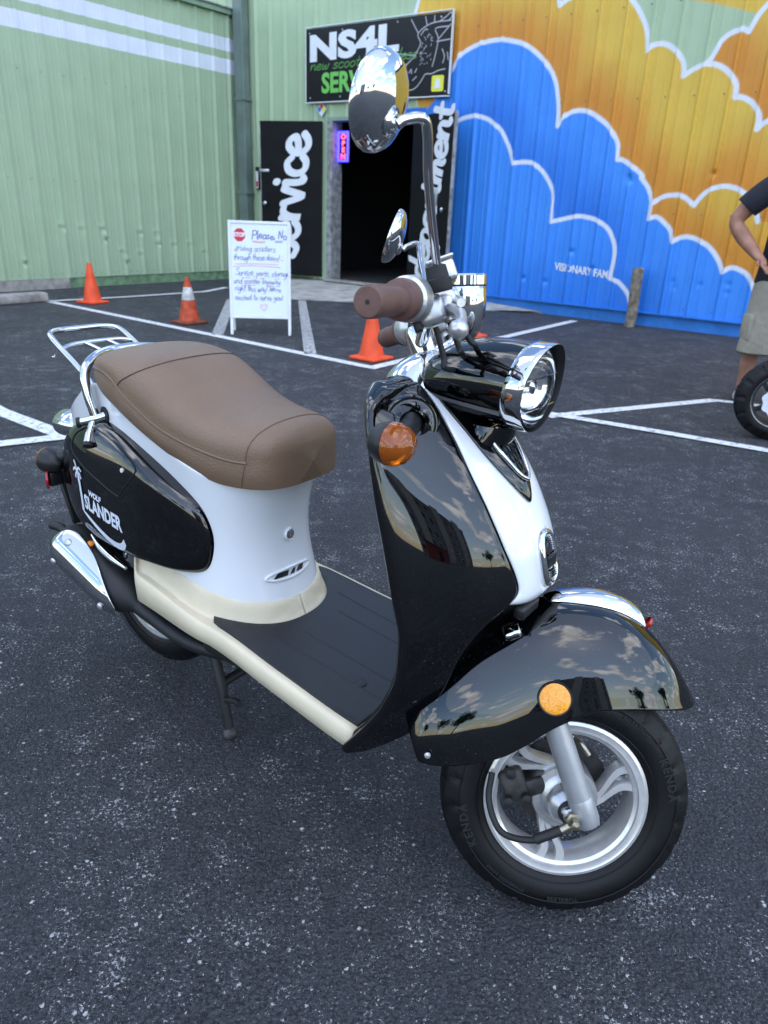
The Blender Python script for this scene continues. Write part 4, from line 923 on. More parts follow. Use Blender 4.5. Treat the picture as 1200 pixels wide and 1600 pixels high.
# ---- headlight nacelle on the shield
def headlight():
    ax = A3(.992, 0, -.03); secs = [(.770, .020, .890), (.780, .036, .894), (.805, .051, .902), (.845, .0615, .909), (.890, .0665, .912), (.930, .0675, .912), (.956, .0665, .911)]
    rows = []
    for x, r, z in secs:
        rows.append([(x + .010*math.sin(a), r*1.02*math.cos(a), z + r*math.sin(a)) for a in np.linspace(0, 2*np.pi, 32, endpoint=False)])
    o_ = grid('headlight_shell', rows, mat['black'], sc_, cv=True); subsurf(o_, 1); NEST[:] = [sc_, o_]
    # neck between shell and shield
    rows = []
    for k, (z, hw, xf_, xb) in enumerate([(.845, .040, .955, .86), (.832, .046, .950, .86), (.815, .050, .945, .86)]):
        rows.append([((xf_+xb)/2 + (xf_-xb)/2*math.cos(a), hw*math.sin(a), z) for a in np.linspace(0, 2*np.pi, 20, endpoint=False)])
    grid('headlight_neck', rows, mat['black'], sc_, cv=True)
    # chrome ring with a peaked visor: longer at the top
    def fx(a): s = math.sin(a); return .984 + .012*(s+1)/2 + (.007*max(0, s)**2.0)
    angs = np.linspace(0, 2*np.pi, 64, endpoint=False); rows = []
    for t, r in ((0, .0672), (.02, .0685), (.3, .0695), (.7, .0695), (.97, .0690), (1.0, .0682)):
        rows.append([(.956 + .010*math.sin(a) + (fx(a) - .956 - .010*math.sin(a))*t, r*1.02*math.cos(a), .911 + r*math.sin(a)) for a in angs])
    grid('headlight_ring', rows, mat['chrome'], sc_, cv=True)
    rows = []
    for t, r in ((1.0, .0680), (.8, .0668), (.45, .0650), (.2, .0630)):
        rows.append([(.956 + .010*math.sin(a) + (fx(a) - .956 - .010*math.sin(a))*t, r*1.02*math.cos(a), .911 + r*math.sin(a)) for a in angs])
    grid('visor_lining', rows, mat['satin'], sc_, cv=True)
    lathe('headlight_rim', [(.0, .0635), (.004, .0640), (.008, .0622), (.008, .0590)], (.974, 0, .911), (1, 0, 0), mat['blackp'], sc_, seg=48)
    lathe('headlight_lens', [(.008, .0595), (.013, .053), (.018, .038), (.0205, .019), (.021, .0)], (.972, 0, .911), (1, 0, 0), mat['lens'], sc_, seg=48)
    lathe('headlight_bowl', [(.006, .0590), (-.004, .055), (-.020, .045), (-.032, .030), (-.038, .016), (-.038, .0)], (.972, 0, .911), (1, 0, 0), mat['reflector'], sc_, seg=48)
    lathe('headlight_bulb', [(-.036, .012), (-.015, .012), (-.008, .010), (-.004, .0)], (.972, 0, .911), (1, 0, 0), mat['chrome'], sc_, seg=18)
    for zz in (-.030, .018): tube('lens_rib', [A3(.985 + .004*math.cos(q*1.2), q*.058, .911+zz) for q in np.linspace(-.9, .9, 7)], .0010, mat['reflector'], sc_, seg=6, n=2)
    NEST[:] = [None, None]
headlight()

# ---- seat
sw = pchip([-.052, -.03, .0, .06, .15, .25, .33, .40, .44, .475, .497, .510, .517, .520], [.040, .095, .128, .148, .158, .157, .151, .143, .134, .119, .103, .082, .058, .036])
sb = pchip([-.052, .0, .1, .2, .3, .36, .42, .46, .49, .520], [.788, .775, .745, .705, .670, .652, .646, .646, .647, .648])
sT = pchip([-.052, -.03, .0, .07, .14, .19, .235, .275, .31, .35, .40, .445, .475, .499, .513, .520], [.800, .830, .848, .859, .860, .851, .828, .803, .787, .776, .769, .768, .766, .759, .746, .730])
ss = pchip([-.052, .0, .05, .09, .15, .25, .35, .45, .50, .520], [.796, .812, .817, .810, .776, .732, .710, .700, .700, .698])
def seat_pt(x, a):     # a in [-1, 1], 0 at the ridge, |a|=1 at the bottom edge
    w, zb, zt, zs = sw(x), sb(x), sT(x), ss(x); s = 1 if a >= 0 else -1; a = abs(a)
    if a < .62:        # cushion top down to the seam
        q = a/.62*math.pi/2; y = w*.985*math.sin(q)**.92; z = zs + (zt-zs)*math.cos(q)**.62
    else:
        q = (a-.62)/.38; y = w*(.985 + .03*math.sin(q*math.pi*.8) - .040*q**2.2); z = zs + (zb-zs)*q
    return A3(x, s*y, z)
xs = [-.052, -.048, -.04, -.03, -.015] + list(np.linspace(0, .475, 48)) + [.484, .492, .499, .505, .510, .514, .517, .519, .520]
aa = list(np.linspace(-1, 1, 61))
def seat_loop(x):
    top = [seat_pt(x, a) for a in aa]; w = abs(top[0][1]); zb = sb(x)
    return top + [A3(x, y, zb + .0003) for y in np.linspace(w*.9, -w*.9, 9)]
rows = [seat_loop(x) for x in xs]
def capped(row, dx):
    c = A3(row[0][0], 0, .5*(min(p[2] for p in row) + max(p[2] for p in row))); return [[c + (p-c)*k + A3(dx*(1-k), 0, 0) for p in row] for k in (.93, .75, .5, .25, .03)]
rows = capped(rows[0], -.004)[::-1] + rows + capped(rows[-1], .006)
o = grid('seat', rows, mat['vinyl'], sc_, cv=True); sharp(o, 48)
NEST[:] = [sc_, o]
def seat_line(pts, off=.0015):
    out_ = []
    for x, a in pts:
        p = seat_pt(x, a); c = A3(x, 0, (sb(x)+sT(x))/2 - .01); n_ = p - c; n_[0] = 0; out_.append(p + n_/np.linalg.norm(n_)*off)
    return out_
SEAM = .62
for s_ in (-1, 1):
    tube('seat_welt', seat_line([(x, s_*SEAM) for x in np.linspace(-.035, .466, 30)], .0008), .0028, mat['vinyl'], sc_, seg=6, n=2)
    V, F = [], []
    for x in np.arange(-.02, .463, .0068):
        a0, a1 = seat_line([(x, s_*(SEAM+.03)), (x+.0042, s_*(SEAM+.03))], .0012); b0, b1 = seat_line([(x, s_*(SEAM+.042)), (x+.0042, s_*(SEAM+.042))], .0012)
        i = len(V); V += [a0, a1, b1, b0]; F.append((i, i+1, i+2, i+3))
    tag(mesh_py('stitches', V, F, mat['stitch'], sc_), kind='stuff')
tube('seat_cross_seam', seat_line([(.120 + .075*(1-(a/SEAM)**2), a) for a in np.linspace(-SEAM, SEAM, 25)], .0003), .0014, mat['welt'], sc_, seg=6, n=2)
tube('seat_nose_seam', seat_line([(.452 + .018*(1-(a/1.0)**2), a) for a in np.linspace(-.97, .97, 41)], .0004), .0018, mat['vinyl'], sc_, seg=6, n=2)

NEST[:] = [None, None]
# ---- white body under the seat
cw_front = .487; CWID = .152
def colw(x):            # half width of the column in plan
    if x < .285: return CWID
    t = (x-.285)/(cw_front-.285); return CWID*(max(0, 1-t**2.5))**(1/2.2)
cb = pchip([-.26, -.2, -.1, .0, .1, .2, .30, .38, .487], [.585, .55, .50, .45, .43, .42, .405, .385, .366])
ct_ = pchip([-.26, -.20, -.12, -.05, .0, .1, .2, .3, .38, .487], [.640, .676, .725, .765, .778, .752, .712, .676, .656, .650])
bwid = pchip([-.26, -.22, -.15, -.05, .05, .2, .285], [.035, .068, .098, .118, .134, .149, CWID])
side = [(x, bwid(x)) for x in np.linspace(-.26, .285, 18)]
arc = []
for q in np.linspace(0, np.pi/2, 15)[1:]:
    arc.append((.285 + (cw_front-.285)*math.sin(q)**(2/2.5), CWID*max(0, math.cos(q))**(2/2.2)))
half_o = side + arc
outl = [(x, -y) for x, y in half_o] + [(x, y) for x, y in half_o[:-1][::-1]]
def body_pt(x, y, t):    # t: 0 top, 1 bottom
    zt, zb = ct_(x), cb(x); fr = max(0, (x-.285)/(cw_front-.285)); wa = 1 - .09*math.sin(min(1, t*1.05)*math.pi)*min(1, max(0, (x-.12)/.15))*(1-.6*fr)
    return (x - .030*fr*math.sin(math.pi*t), y*wa, zt + (zb-zt)*t)
rows = [[(.285 + (p[0]-.285)*k, p[1]*k, p[2]+.004) for p in [body_pt(x, y, 0) for x, y in outl]] for k in (.55, .85, .97)]
rows += [[body_pt(x, y, t) for x, y in outl] for t in [0, .03, .1, .2, .3, .4, .5, .6, .7, .8, .88, .95, 1.0]]
o = grid('rear_body', rows, mat['body'], sc_, cv=True); subsurf(o, 1)
NEST[:] = [sc_, o]
# lock and vent on its front
def colf(y, z):
    x = .285 + (cw_front-.285)*(max(0, 1-(abs(y)/CWID)**2.2))**(1/2.5); fr = (x-.285)/(cw_front-.285); t = (.650-z)/(.650-.366); return x - .030*fr*math.sin(math.pi*t)
lathe('seat_lock_ring', [(-.004, .0135), (.002, .014), (.005, .0125), (.004, .0105)], (colf(0, .512)+.001, -.002, .512), (1, 0, .05), mat['body'], sc_, seg=24)
lathe('seat_lock', [(0, .0105), (.005, .010), (.006, .006), (.004, .0)], (colf(0, .512)+.001, -.002, .512), (1, 0, .05), mat['chrome'], sc_, seg=20)
ymid = -.008
V, F = [], []
loop = [(ymid + .062*math.cos(a), .428 + .0105*math.sin(a) + .010*math.cos(a)*0) for a in np.linspace(0, 2*np.pi, 26, endpoint=False)]
tube('vent_surround', [(colf(y, z)+.001, y, z) for y, z in loop], .0032, mat['body'], sc_, closed=True, n=2, seg=8)
for a, b_ in ((-.048, -.012), (-.006, .008), (.013, .034)):
    V = [(colf(y, z)+.0022, y, z) for y, z in ((ymid+a, .4235), (ymid+b_, .4235), (ymid+b_+.006, .434), (ymid+a+.012, .434))]
    mesh_py('vent_slot', V, [(0, 1, 2, 3)], mat['blackp'], sc_)

NEST[:] = [None, None]
# ---- black side panels
def panel_outline():
    return smooth_path([A3(x, z, 0) for x, z in [(-.165, .575), (-.120, .645), (-.055, .688), (.02, .704), (.10, .696), (.19, .668), (.28, .628), (.345, .588), (.372, .535), (.374, .480), (.360, .440), (.315, .425), (.23, .423), (.14, .418), (.05, .420), (-.05, .438), (-.135, .480), (-.168, .530)]], 5, closed=True)
PO = panel_outline(); PC = A3(.10, .555, 0)
def panel_y(x, z):      # outer surface of the side panel
    return .132 + .058*math.exp(-((x-.11)/.245)**4)*math.exp(-((z-.535)/.17)**4) + .008*math.exp(-((x-.2)/.2)**2)
for s_ in (-1, 1):
    rows = []
    for t in (1.0, .985, .96, .90, .80, .65, .48, .3, .14, .02):
        row = []
        for p in PO:
            q = PC + (p-PC)*t; d = 0 if t < .99 else -.035
            if t >= .99: q = PC + (p-PC)*.985
            edge = max(0, (t-.88)/.12)**2*.022 if t < .99 else .022
            row.append((q[0], s_*(panel_y(q[0], q[1]) - edge + d), q[1]))
        rows.append(row)
    rows[-1] = [tuple(np.mean([np.array(r) for r in rows[-1]], 0))]*len(PO)
    o = grid('side_panel', rows, mat['black'], sc_, cv=True); subsurf(o, 1); NEST[:] = [sc_, o]
    bm = bmesh.new(); bm.from_mesh(o.data); bmesh.ops.remove_doubles(bm, verts=bm.verts, dist=1e-5); bm.to_mesh(o.data); bm.free(); o.data.polygons.foreach_set('use_smooth', [True]*len(o.data.polygons))
    # round-cornered access cover drawn by its gap
    lid = smooth_path([A3(x, z, 0) for x, z in [(-.025, .672), (.015, .690), (.07, .688), (.14, .672), (.195, .650), (.205, .635), (.175, .600), (.155, .578), (.14, .572), (.07, .590), (.0, .612), (-.04, .632), (-.04, .652)]], 4, closed=True)
    tube('cover_gap', [(p[0], s_*(panel_y(p[0], p[1])+.0002), p[1]) for p in lid], .0012, mat['satin'], sc_, closed=True, n=0, seg=6)
    lathe('cover_screw', [(0, .0055), (.002, .005), (.002, .0)], (.165, s_*panel_y(.165, .632), .632), (0, s_, .3), mat['alu'], sc_, seg=14)
    if s_ < 0: RPANEL = o
NEST[:] = [sc_, RPANEL]
# decal on the right panel: palm, lettering and swoosh
def dc(x, y, z=0.):      # local decal coordinates (m): x forward along the panel, y up
    X = -.020 + x*.80; Zq = .545 + y*.86 - .10*x; return (X, -(panel_y(X, Zq) + .0012 + z), Zq)
V, F = text_mesh('SLANDER', size=.052, offset=.0022, sx=.80); mesh_py('decal_lettering', [dc(.035 + x, -.040 + y*(1 + .25*(x/.2 - .4)**2)) for x, y in V], F, mat['decal'], sc_)
V, F = text_mesh('WOLF', size=.021, offset=.0012, shear=.25, sx=1.0); mesh_py('decal_lettering', [dc(.062 + x, .004 + y) for x, y in V], F, mat['decal'], sc_)
strokes_part('decal_palm', [[(.022, -.05), (.020, -.01), (.016, .030), (.012, .050)]], .012, lambda x, y, z: dc(x, y, z), mat['decal'], sc_)
strokes_part('decal_palm', [[(.012, .050), (-.002, .056), (-.012, .048)], [(.012, .050), (.004, .066), (-.004, .074)], [(.012, .050), (.022, .064), (.034, .060)], [(.012, .050), (.026, .050), (.032, .040)], [(.012, .050), (.006, .042), (.004, .034)]], .0065, lambda x, y, z: dc(x, y, z+.0004), mat['decal'], sc_)
sw_top = [(.012, -.052), (.04, -.056), (.08, -.068), (.12, -.080), (.16, -.086), (.195, -.080), (.215, -.060)]; sw_bot = [(.222, -.075), (.205, -.096), (.17, -.105), (.12, -.096), (.07, -.078), (.03, -.062)]
tp, bt = resample(sw_top, 4), resample(sw_bot[::-1], 4); n_ = 20
a_ = np.stack([np.interp(np.linspace(0, 1, n_), np.linspace(0, 1, len(tp)), tp[:, k]) for k in (0, 1)], 1); b2 = np.stack([np.interp(np.linspace(0, 1, n_), np.linspace(0, 1, len(bt)), bt[:, k]) for k in (0, 1)], 1)
mesh_py('decal_swoosh', [dc(*p) for p in a_] + [dc(*p) for p in b2], [(i, i+1, n_+i+1, n_+i) for i in range(n_-1)], mat['decal'], sc_)
NEST[:] = [None, None]
# chrome strip below the panel
tube('side_trim', [(-.015, -.172, .424), (.03, -.180, .408), (.08, -.184, .396), (.13, -.186, .390)], [.003, .008, .008, .004], mat['chrome'], sc_, seg=10)

# ---- cream floorboard and rubber mat
zd = pchip([.15, .30, .40, .60, .84], [.352, .348, .345, .322, .300])
we = pchip([.12, .16, .22, .30, .40, .60, .80, .84], [.180, .188, .190, .190, .190, .200, .212, .212])
COLLAR = pchip([.10, .2, .3, .4, .5], [.445, .430, .412, .392, .374])
def deck_z(x, y):
    d = 1.0
    if x < cw_front + .06:
        # distance to the column outline in plan (rough)
        best = min(math.hypot(x-px_, abs(y)-py_) for px_, py_ in COLP); d = best if not (x < cw_front and abs(y) < colw(x)) else 0
    zz = zd(x); collar = COLLAR(x)
    k = max(0, 1 - d/.018); k = k*k*(3-2*k)
    zz = zz + (collar-zz)*k
    if x < .40:
        r = min(1, (.40-x)/.26); r = r*r*(3-2*r); zz = max(zz, zd(.40) + (.075)*r*(.55 + .45*k))
    return zz
COLP = [(x, colw(x)) for x in list(np.linspace(.10, .285, 20)) + list(.285 + (cw_front-.285)*np.sin(np.linspace(0, np.pi/2, 40)))]
def deck():
    rows = []
    for x in list(np.linspace(.125, .505, 46)) + list(np.linspace(.515, .805, 16)):
        ye = we(x)*(1 if x > .17 else .80 + .20*math.sin(min(1, (x-.12)/.05)*math.pi/2)); yi = max(colw(x)-.012, 0) if x < cw_front else 0.
        half = []
        zt = deck_z(x, ye-.016)
        lipb = zt - .046 if x > .40 else zt - .046 - .10*(.40-x)
        half += [(x, ye-.030, lipb-.004), (x, ye-.012, lipb-.003), (x, ye-.003, lipb+.004), (x, ye, zt-.022), (x, ye-.002, zt-.006), (x, ye-.007, zt)]
        for t in np.linspace(0, 1, 26)[1:]:
            y = (ye-.007)*(1-t) + yi*t; half.append((x, y, deck_z(x, y)))
        rows.append([(a, -b, c) for a, b, c in half] + [(a, b, c) for a, b, c in half[::-1][(1 if yi == 0 else 0):]] if False else half)
    for s_ in (-1, 1):
        o_ = grid('floorboard', [[(a, s_*b, c) for a, b, c in r] for r in rows], mat['cream'], sc_); solidify(o_, .003, -1); 
deck()
def floor_mat():
    OFF = .024
    ring = []                                     # column outline pushed outwards
    for q in np.linspace(0, np.pi/2, 30):
        ring.append((.285 + (cw_front-.285+OFF)*math.sin(q)**(2/2.4), (CWID+.012)*max(0, math.cos(q))**(2/2.3)))
    yo = lambda x: we(x) - .019
    ring = [p for p in ring if p[1] < yo(p[0]) - .016]
    x0, y0 = ring[0]
    right = [(.805, yo(.805))] + [(x, yo(x)) for x in np.linspace(.79, x0+.035, 12)] + [(x0+.014, yo(x0)-.004)]
    half_ = right + ring
    poly = [(x, -y) for x, y in half_] + [(x, y) for x, y in half_[::-1] if y > 1e-6]
    bm = bmesh.new(); vs_ = [bm.verts.new((x, y, 0)) for x, y in poly]; bm.faces.new(vs_)
    bmesh.ops.triangulate(bm, faces=bm.faces)
    for x in np.arange(.30, .81, .02): bmesh.ops.bisect_plane(bm, geom=bm.verts[:]+bm.edges[:]+bm.faces[:], plane_co=(x, 0, 0), plane_no=(1, 0, 0))
    for y in np.arange(-.18, .19, .02): bmesh.ops.bisect_plane(bm, geom=bm.verts[:]+bm.edges[:]+bm.faces[:], plane_co=(0, y+.001, 0), plane_no=(0, 1, 0))
    for v in bm.verts: v.co.z = zd(v.co.x) + .0055
    bmesh.ops.recalc_face_normals(bm, faces=bm.faces)
    if sum(f.normal.z for f in bm.faces) < 0: bmesh.ops.reverse_faces(bm, faces=bm.faces)
    me = bpy.data.meshes.new('floor_mat'); bm.to_mesh(me); bm.free(); o_ = link('floor_mat', me, mat['mat'], sc_); solidify(o_, .006, -1); bevel(o_, .002, 2, 60)
    with under(sc_, o_):
        for s_ in (-1, 1):
            for y0, xa in ((.055, .55), (.110, .50)): tube('mat_groove', [(x, s_*y0, deck_z(x, y0) + .0052) for x in np.linspace(xa, .79, 10)], .0014, mat['satin'], sc_, seg=6, n=1)
        for x, y in ((.735, -.10), (.735, .10)): lathe('mat_button', [(0, .014), (.0012, .012), (.0016, .0)], (x, y, deck_z(x, y)+.0055), (0, 0, 1), mat['mat'], sc_, seg=20)
floor_mat()
# pimpled grip area on the cream wing
V, F = [], []
for i in range(22):
    for j in range(6):
        x = .20 + i*.0075; y = .154 + j*.0052 + (i % 2)*.0026
        if y > we(x)-.012 or j > 1 + i*.35: continue
        z = deck_z(x, y); b0 = len(V)
        for k in range(5): V.append((x+.0016*math.cos(k*1.257), -(y+.0016*math.sin(k*1.257)), z+.0002))
        V.append((x, -y, z+.0014)); F += [(b0+k, b0+(k+1) % 5, b0+5) for k in range(5)]
tag(mesh_py('grip_pimples', V, F, mat['cream'], sc_), kind='stuff')
# under-floor frame
box('under_floor', (.58, 0, .262), (.50, .30, .045), mat['satin'], sc_, bev=.012)
tube('frame_tube', [(.86, 0, .50), (.84, 0, .32), (.78, 0, .245), (.5, 0, .235), (.33, 0, .26), (.2, 0, .35)], .028, mat['satin'], sc_)
# ---- wheels
def wheel(mp, parent, tyre_r=.217, rim_r=.134, tw=.047, spokes='front', ph0=0.):
    """mp(p, q, r): in-plane p, q and r along the axle (towards the viewer's side); returns the tyre"""
    nseg = 168; prof = []
    for k in range(33):
        a = -R(140) + R(280)*k/32; rr = (tyre_r - .044) + .044*math.cos(a); x = tw*math.sin(a)*(1.0 if abs(a) < R(90) else 1.0)
        if abs(a) < R(50): rr = tyre_r - .010*(abs(math.sin(a))/math.sin(R(50)))**2.0
        prof.append((x, rr, abs(a)))
    rows = []
    for i in range(nseg):
        t = 2*np.pi*i/nseg; row = []
        for k, (x, rr, a) in enumerate(prof):
            tt = t + .05*abs(x)/tw; r2 = rr
            if R(10) < a < R(74) and ((i + (4 if x > 0 else 0) + int(abs(x)*110)) % 7) in (0,): r2 -= .0055
            if a < R(4): r2 -= .0025
            row.append(mp(r2*math.cos(tt), r2*math.sin(tt), x))
        rows.append(row)
    ty = grid('tyre', rows, mat['tyre'], parent, cu=True); sharp(ty, 32)
    wl = []
    for x in (1, -1):
        for rr in (.152, .186):
            pts = [mp(rr*math.cos(a), rr*math.sin(a), x*(tw+.0002 if rr > .16 else tw*.96)) for a in np.linspace(0, 2*np.pi, 48, endpoint=False)]
            wl.append(tube('b', pts, .0010, mat['tyre'], None, closed=True, n=0, seg=5))
    o_ = join_meshes('sidewall_bead', wl, mat['tyre']); o_.parent = ty
    # sidewall lettering
    def arc_text(txt, size, rad, a0, x, flip=1):
        V, F = text_mesh(txt, size=size, offset=.0006, align='CENTER', space=1.25)
        return mesh_py('sidewall_lettering', [mp((rad+y)*math.cos(a0-xx/rad), (rad+y)*math.sin(a0-xx/rad), x) for xx, y in V], F, mat['tyretext'], ty)
    if spokes == 'front':
        arc_text('KENDA', .020, .172, R(-4), tw+.0012); arc_text('KENDA', .020, .172, R(176), tw+.0012); arc_text('3.50-10  51J', .011, .176, R(60), tw+.0012); arc_text('TUBELESS', .010, .176, R(250), tw+.0012); arc_text('STANDARD LOAD', .008, .176, R(215), tw+.0012); arc_text('ROTATION', .009, .178, R(32), tw+.0012)
    # rim
    pr = [(.030, .118), (.033, .124), (.037, .1255), (.0365, .131), (.038, .136), (.036, .1415), (.031, .1425), (.026, .138), (.020, .128), (.0, .122), (-.020, .128), (-.026, .138), (-.031, .1425), (-.036, .1415), (-.037, .1255), (-.030, .117), (-.02, .114), (.0, .112), (.02, .114), (.030, .118)]
    rows = [[mp(rr*math.cos(a), rr*math.sin(a), x) for a in np.linspace(0, 2*np.pi, 72, endpoint=False)] for x, rr in pr]
    rim = grid('rim', rows, mat['rimface'], parent, cv=True); sharp(rim, 30)
    NEST[:] = [parent, rim]
    # hub
    hp = [(.048, .0), (.048, .017), (.040, .019), (.037, .036), (.031, .044), (.030, .056), (.024, .058), (-.03, .058), (-.034, .04), (-.04, .0)]
    rows = [[mp(max(rr, 1e-4)*math.cos(a), max(rr, 1e-4)*math.sin(a), x) for a in np.linspace(0, 2*np.pi, 40, endpoint=False)] for x, rr in hp]
    hub = grid('hub', rows, mat['alu'], parent, cv=True); sharp(hub, 30)
    # three pairs of swept spokes
    for s_ in range(3):
        for sgn in (-1, 1):
            base = ph0 + s_*2*np.pi/3; sec = []
            for k in range(9):
                t = k/8; rr = .050 + .070*t; a = base + sgn*(.10 + .05*t) + .55*(t-1)**2 * -1 + .10*math.sin(t*3)
                wd = .0064 + .002*(1-t) + .003*t**4; th = .011 + .004*(1-t)
                ca, sa = math.cos(a), math.sin(a); ta = np.array((-sa, ca)); c = np.array((rr*ca, rr*sa)); xo = .022 + .006*t
                sec.append([mp(*(c + ta*wd*.8), xo), mp(*(c + ta*wd), xo-.004), mp(*(c + ta*wd), xo-2*th), mp(*(c - ta*wd), xo-2*th), mp(*(c - ta*wd), xo-.004), mp(*(c - ta*wd*.8), xo)])
            o_ = grid('spoke', sec, mat['rimface'], parent, cv=True, caps=True); sharp(o_, 35)
    NEST[:] = [None, None]
    return ty
# front wheel: steering frame, axle .025 ahead of the steering axis
fw = lambda p, q, r: st(.025 + p, -r, q)
wheel(fw, sc_, ph0=R(-2))
# brake drum plate, caliper, speedometer drive and cable on the far and near side
lathe('speedo_drive', [(.048, .036), (.058, .034), (.064, .030), (.070, .022), (.074, .018)], st(.025, 0, 0), -S_L, mat['alu'], sc_, seg=32)
for k in range(4): lathe('dust_boot', [(.074+.005*k, .0185-.001*k), (.0765+.005*k, .021-.001*k), (.079+.005*k, .0185-.001*k)], st(.025, 0, 0), -S_L, mat['rubber'], sc_, seg=20)
box('brake_caliper', st(-.052, -.026, .052), (.044, .030, .060), mat['hub'], sc_, axes=(S_F, S_L, S_U), bev=.008)
box('caliper_bracket', st(-.030, -.028, .035), (.06, .012, .03), mat['hub'], sc_, axes=(S_F, S_L, S_U), bev=.004)
for df, du in ((-.070, .035), (-.050, .082), (-.038, .03)): lathe('caliper_bolt', [(0, .009), (.012, .009), (.014, .0)], st(df, -.045, du), -S_L, mat['rubber'], sc_, seg=12)
rows_ = [(-.028, .030), (-.028, .085), (-.032, .085), (-.032, .030), (-.028, .030)]
lathe('brake_disc', rows_, st(.025, 0, 0), -S_L, mat['hub'], sc_, seg=48)
tube('brake_hose', [st(-.08, -.045, .09), st(-.10, -.06, .05), st(-.095, -.085, .005), st(-.05, -.100, -.015), st(-.01, -.100, -.013)], .0055, mat['rubber'], sc_, seg=10)
tube('cable_boot', [st(-.045, -.100, -.0155), st(.000, -.100, -.012)], .0085, mat['rubber'], sc_, seg=12)
tube('cable_ferrule', [st(.0, -.100, -.012), st(.018, -.098, -.009)], .0075, mat['brass'], sc_, seg=12)
tube('valve_stem', [st(.075, -.038, .118-.015), st(.080, -.050, .095), st(.086, -.055, .075)], [.004, .005, .0045], mat['brass'], sc_, seg=8)
# fork legs
for s_ in (-1, 1):
    tube('fork_leg', [st(.047, s_*.088, .185), st(.047, s_*.088, .0)], [.0205, .0205], mat['silver'], sc_, seg=28, n=4)
    lathe('fork_foot', [(-.012, .0), (-.010, .019), (.0, .0215), (.035, .0215), (.04, .0205)], st(.047, s_*.088, -.012), S_U, mat['silver'], sc_, seg=28)
    box('axle_lug', st(.030, s_*.088, .002), (.040, .016, .030), mat['silver'], sc_, axes=(S_F, S_L, S_U), bev=.007)
    lathe('axle_nut', [(0, .013), (.009, .013), (.010, .009), (.026, .008), (.028, .0)], st(.025, s_*.096, 0), S_L*s_, mat['brass'], sc_, seg=6, ang=20)
# ---- front mudguard
f_uc = pchip([-.205, -.19, -.15, -.10, -.03, .05, .11, .17, .22, .255, .276, .288], [.200, .235, .285, .315, .338, .346, .340, .318, .282, .232, .170, .105])
f_ub = pchip([-.205, -.19, -.16, -.12, -.06, -.01, .04, .10, .16, .22, .288], [.190, .172, .160, .152, .148, .156, .170, .176, .160, .134, .098])
f_w = pchip([-.205, -.18, -.12, -.04, .05, .12, .18, .22, .255, .276, .288], [.080, .092, .106, .113, .114, .110, .101, .089, .070, .045, .020])
rows = []
for f in list(np.linspace(-.190, .25, 38)) + [.258, .266, .273, .279, .284, .288]:
    uc, ub, w = f_uc(f), f_ub(f), f_w(f); row = []
    half = [(0.0, uc)] + [(w*math.sin(q)**.86, ub + (uc-ub)*math.cos(q)**.80) for q in np.linspace(.12, np.pi/2, 14)]
    half += [(w+.0005, ub-.003), (w, ub-.006)]
    row = [(f, -l, u_) for l, u_ in half[::-1]] + [(f, l, u_) for l, u_ in half[1:]]
    rows.append([st(*p) for p in row])
o = grid('front_mudguard', rows, mat['black'], sc_); solidify(o, .003, -1); subsurf(o, 1); NEST[:] = [sc_, o]
def fsurf(f, l, d=0.):    # outside of the mudguard crown
    uc, ub, w = f_uc(f), f_ub(f), f_w(f); k = min(1, abs(l)/w)**(1/.86); q = math.asin(k); return (f, l, ub + (uc-ub)*math.cos(q)**.80 + d)
# chrome ornament on the crown, red tip
rows = []
for f in np.linspace(.100, .252, 18):
    t = (f-.100)/.152; w = .031*math.sin(math.pi*(.06+.80*t)**.75)**.55; hgt = .004 + .030*t**.8
    rows.append([st(*fsurf(f, w*math.sin(q), .001 + hgt*math.cos(q)**.7)) for q in np.linspace(-np.pi/2, np.pi/2, 13)])
o = grid('mudguard_ornament', rows, mat['chrome'], sc_, caps=True); subsurf(o, 1)
lathe('ornament_tip', [(0, .011), (.006, .010), (.010, .005), (.011, 0)], st(.254, 0, f_uc(.254)+.014), S_F*.55 - S_U*.8, mat['red'], sc_, seg=16)
# round amber reflectors on the mudguard sides
for s_ in (-1, 1):
    c = st(.058, s_*.1145, .213); ax_ = S_L*s_*.95 + S_U*.28
    lathe('reflector_rim', [(-.006, .0265), (.004, .0275), (.007, .0265), (.006, .0245)], c, ax_, mat['blackp'], sc_, seg=36)
    lathe('side_reflector', [(.0055, .0248), (.007, .022), (.0075, .0)], c, ax_, mat['amberr'], sc_, seg=36)
    lathe('mudguard_bolt', [(0, .0055), (.002, .005), (.003, .0)], st(-.168, s_*.100, .178), S_L*s_, mat['alu'], sc_, seg=14)
box('mudguard_bracket', st(.028, -.062, .318), (.030, .026, .034), mat['chrome'], sc_, axes=(S_F, S_L*.8+S_U*.6, S_U*.8-S_L*.6), bev=.006)

NEST[:] = [None, None]
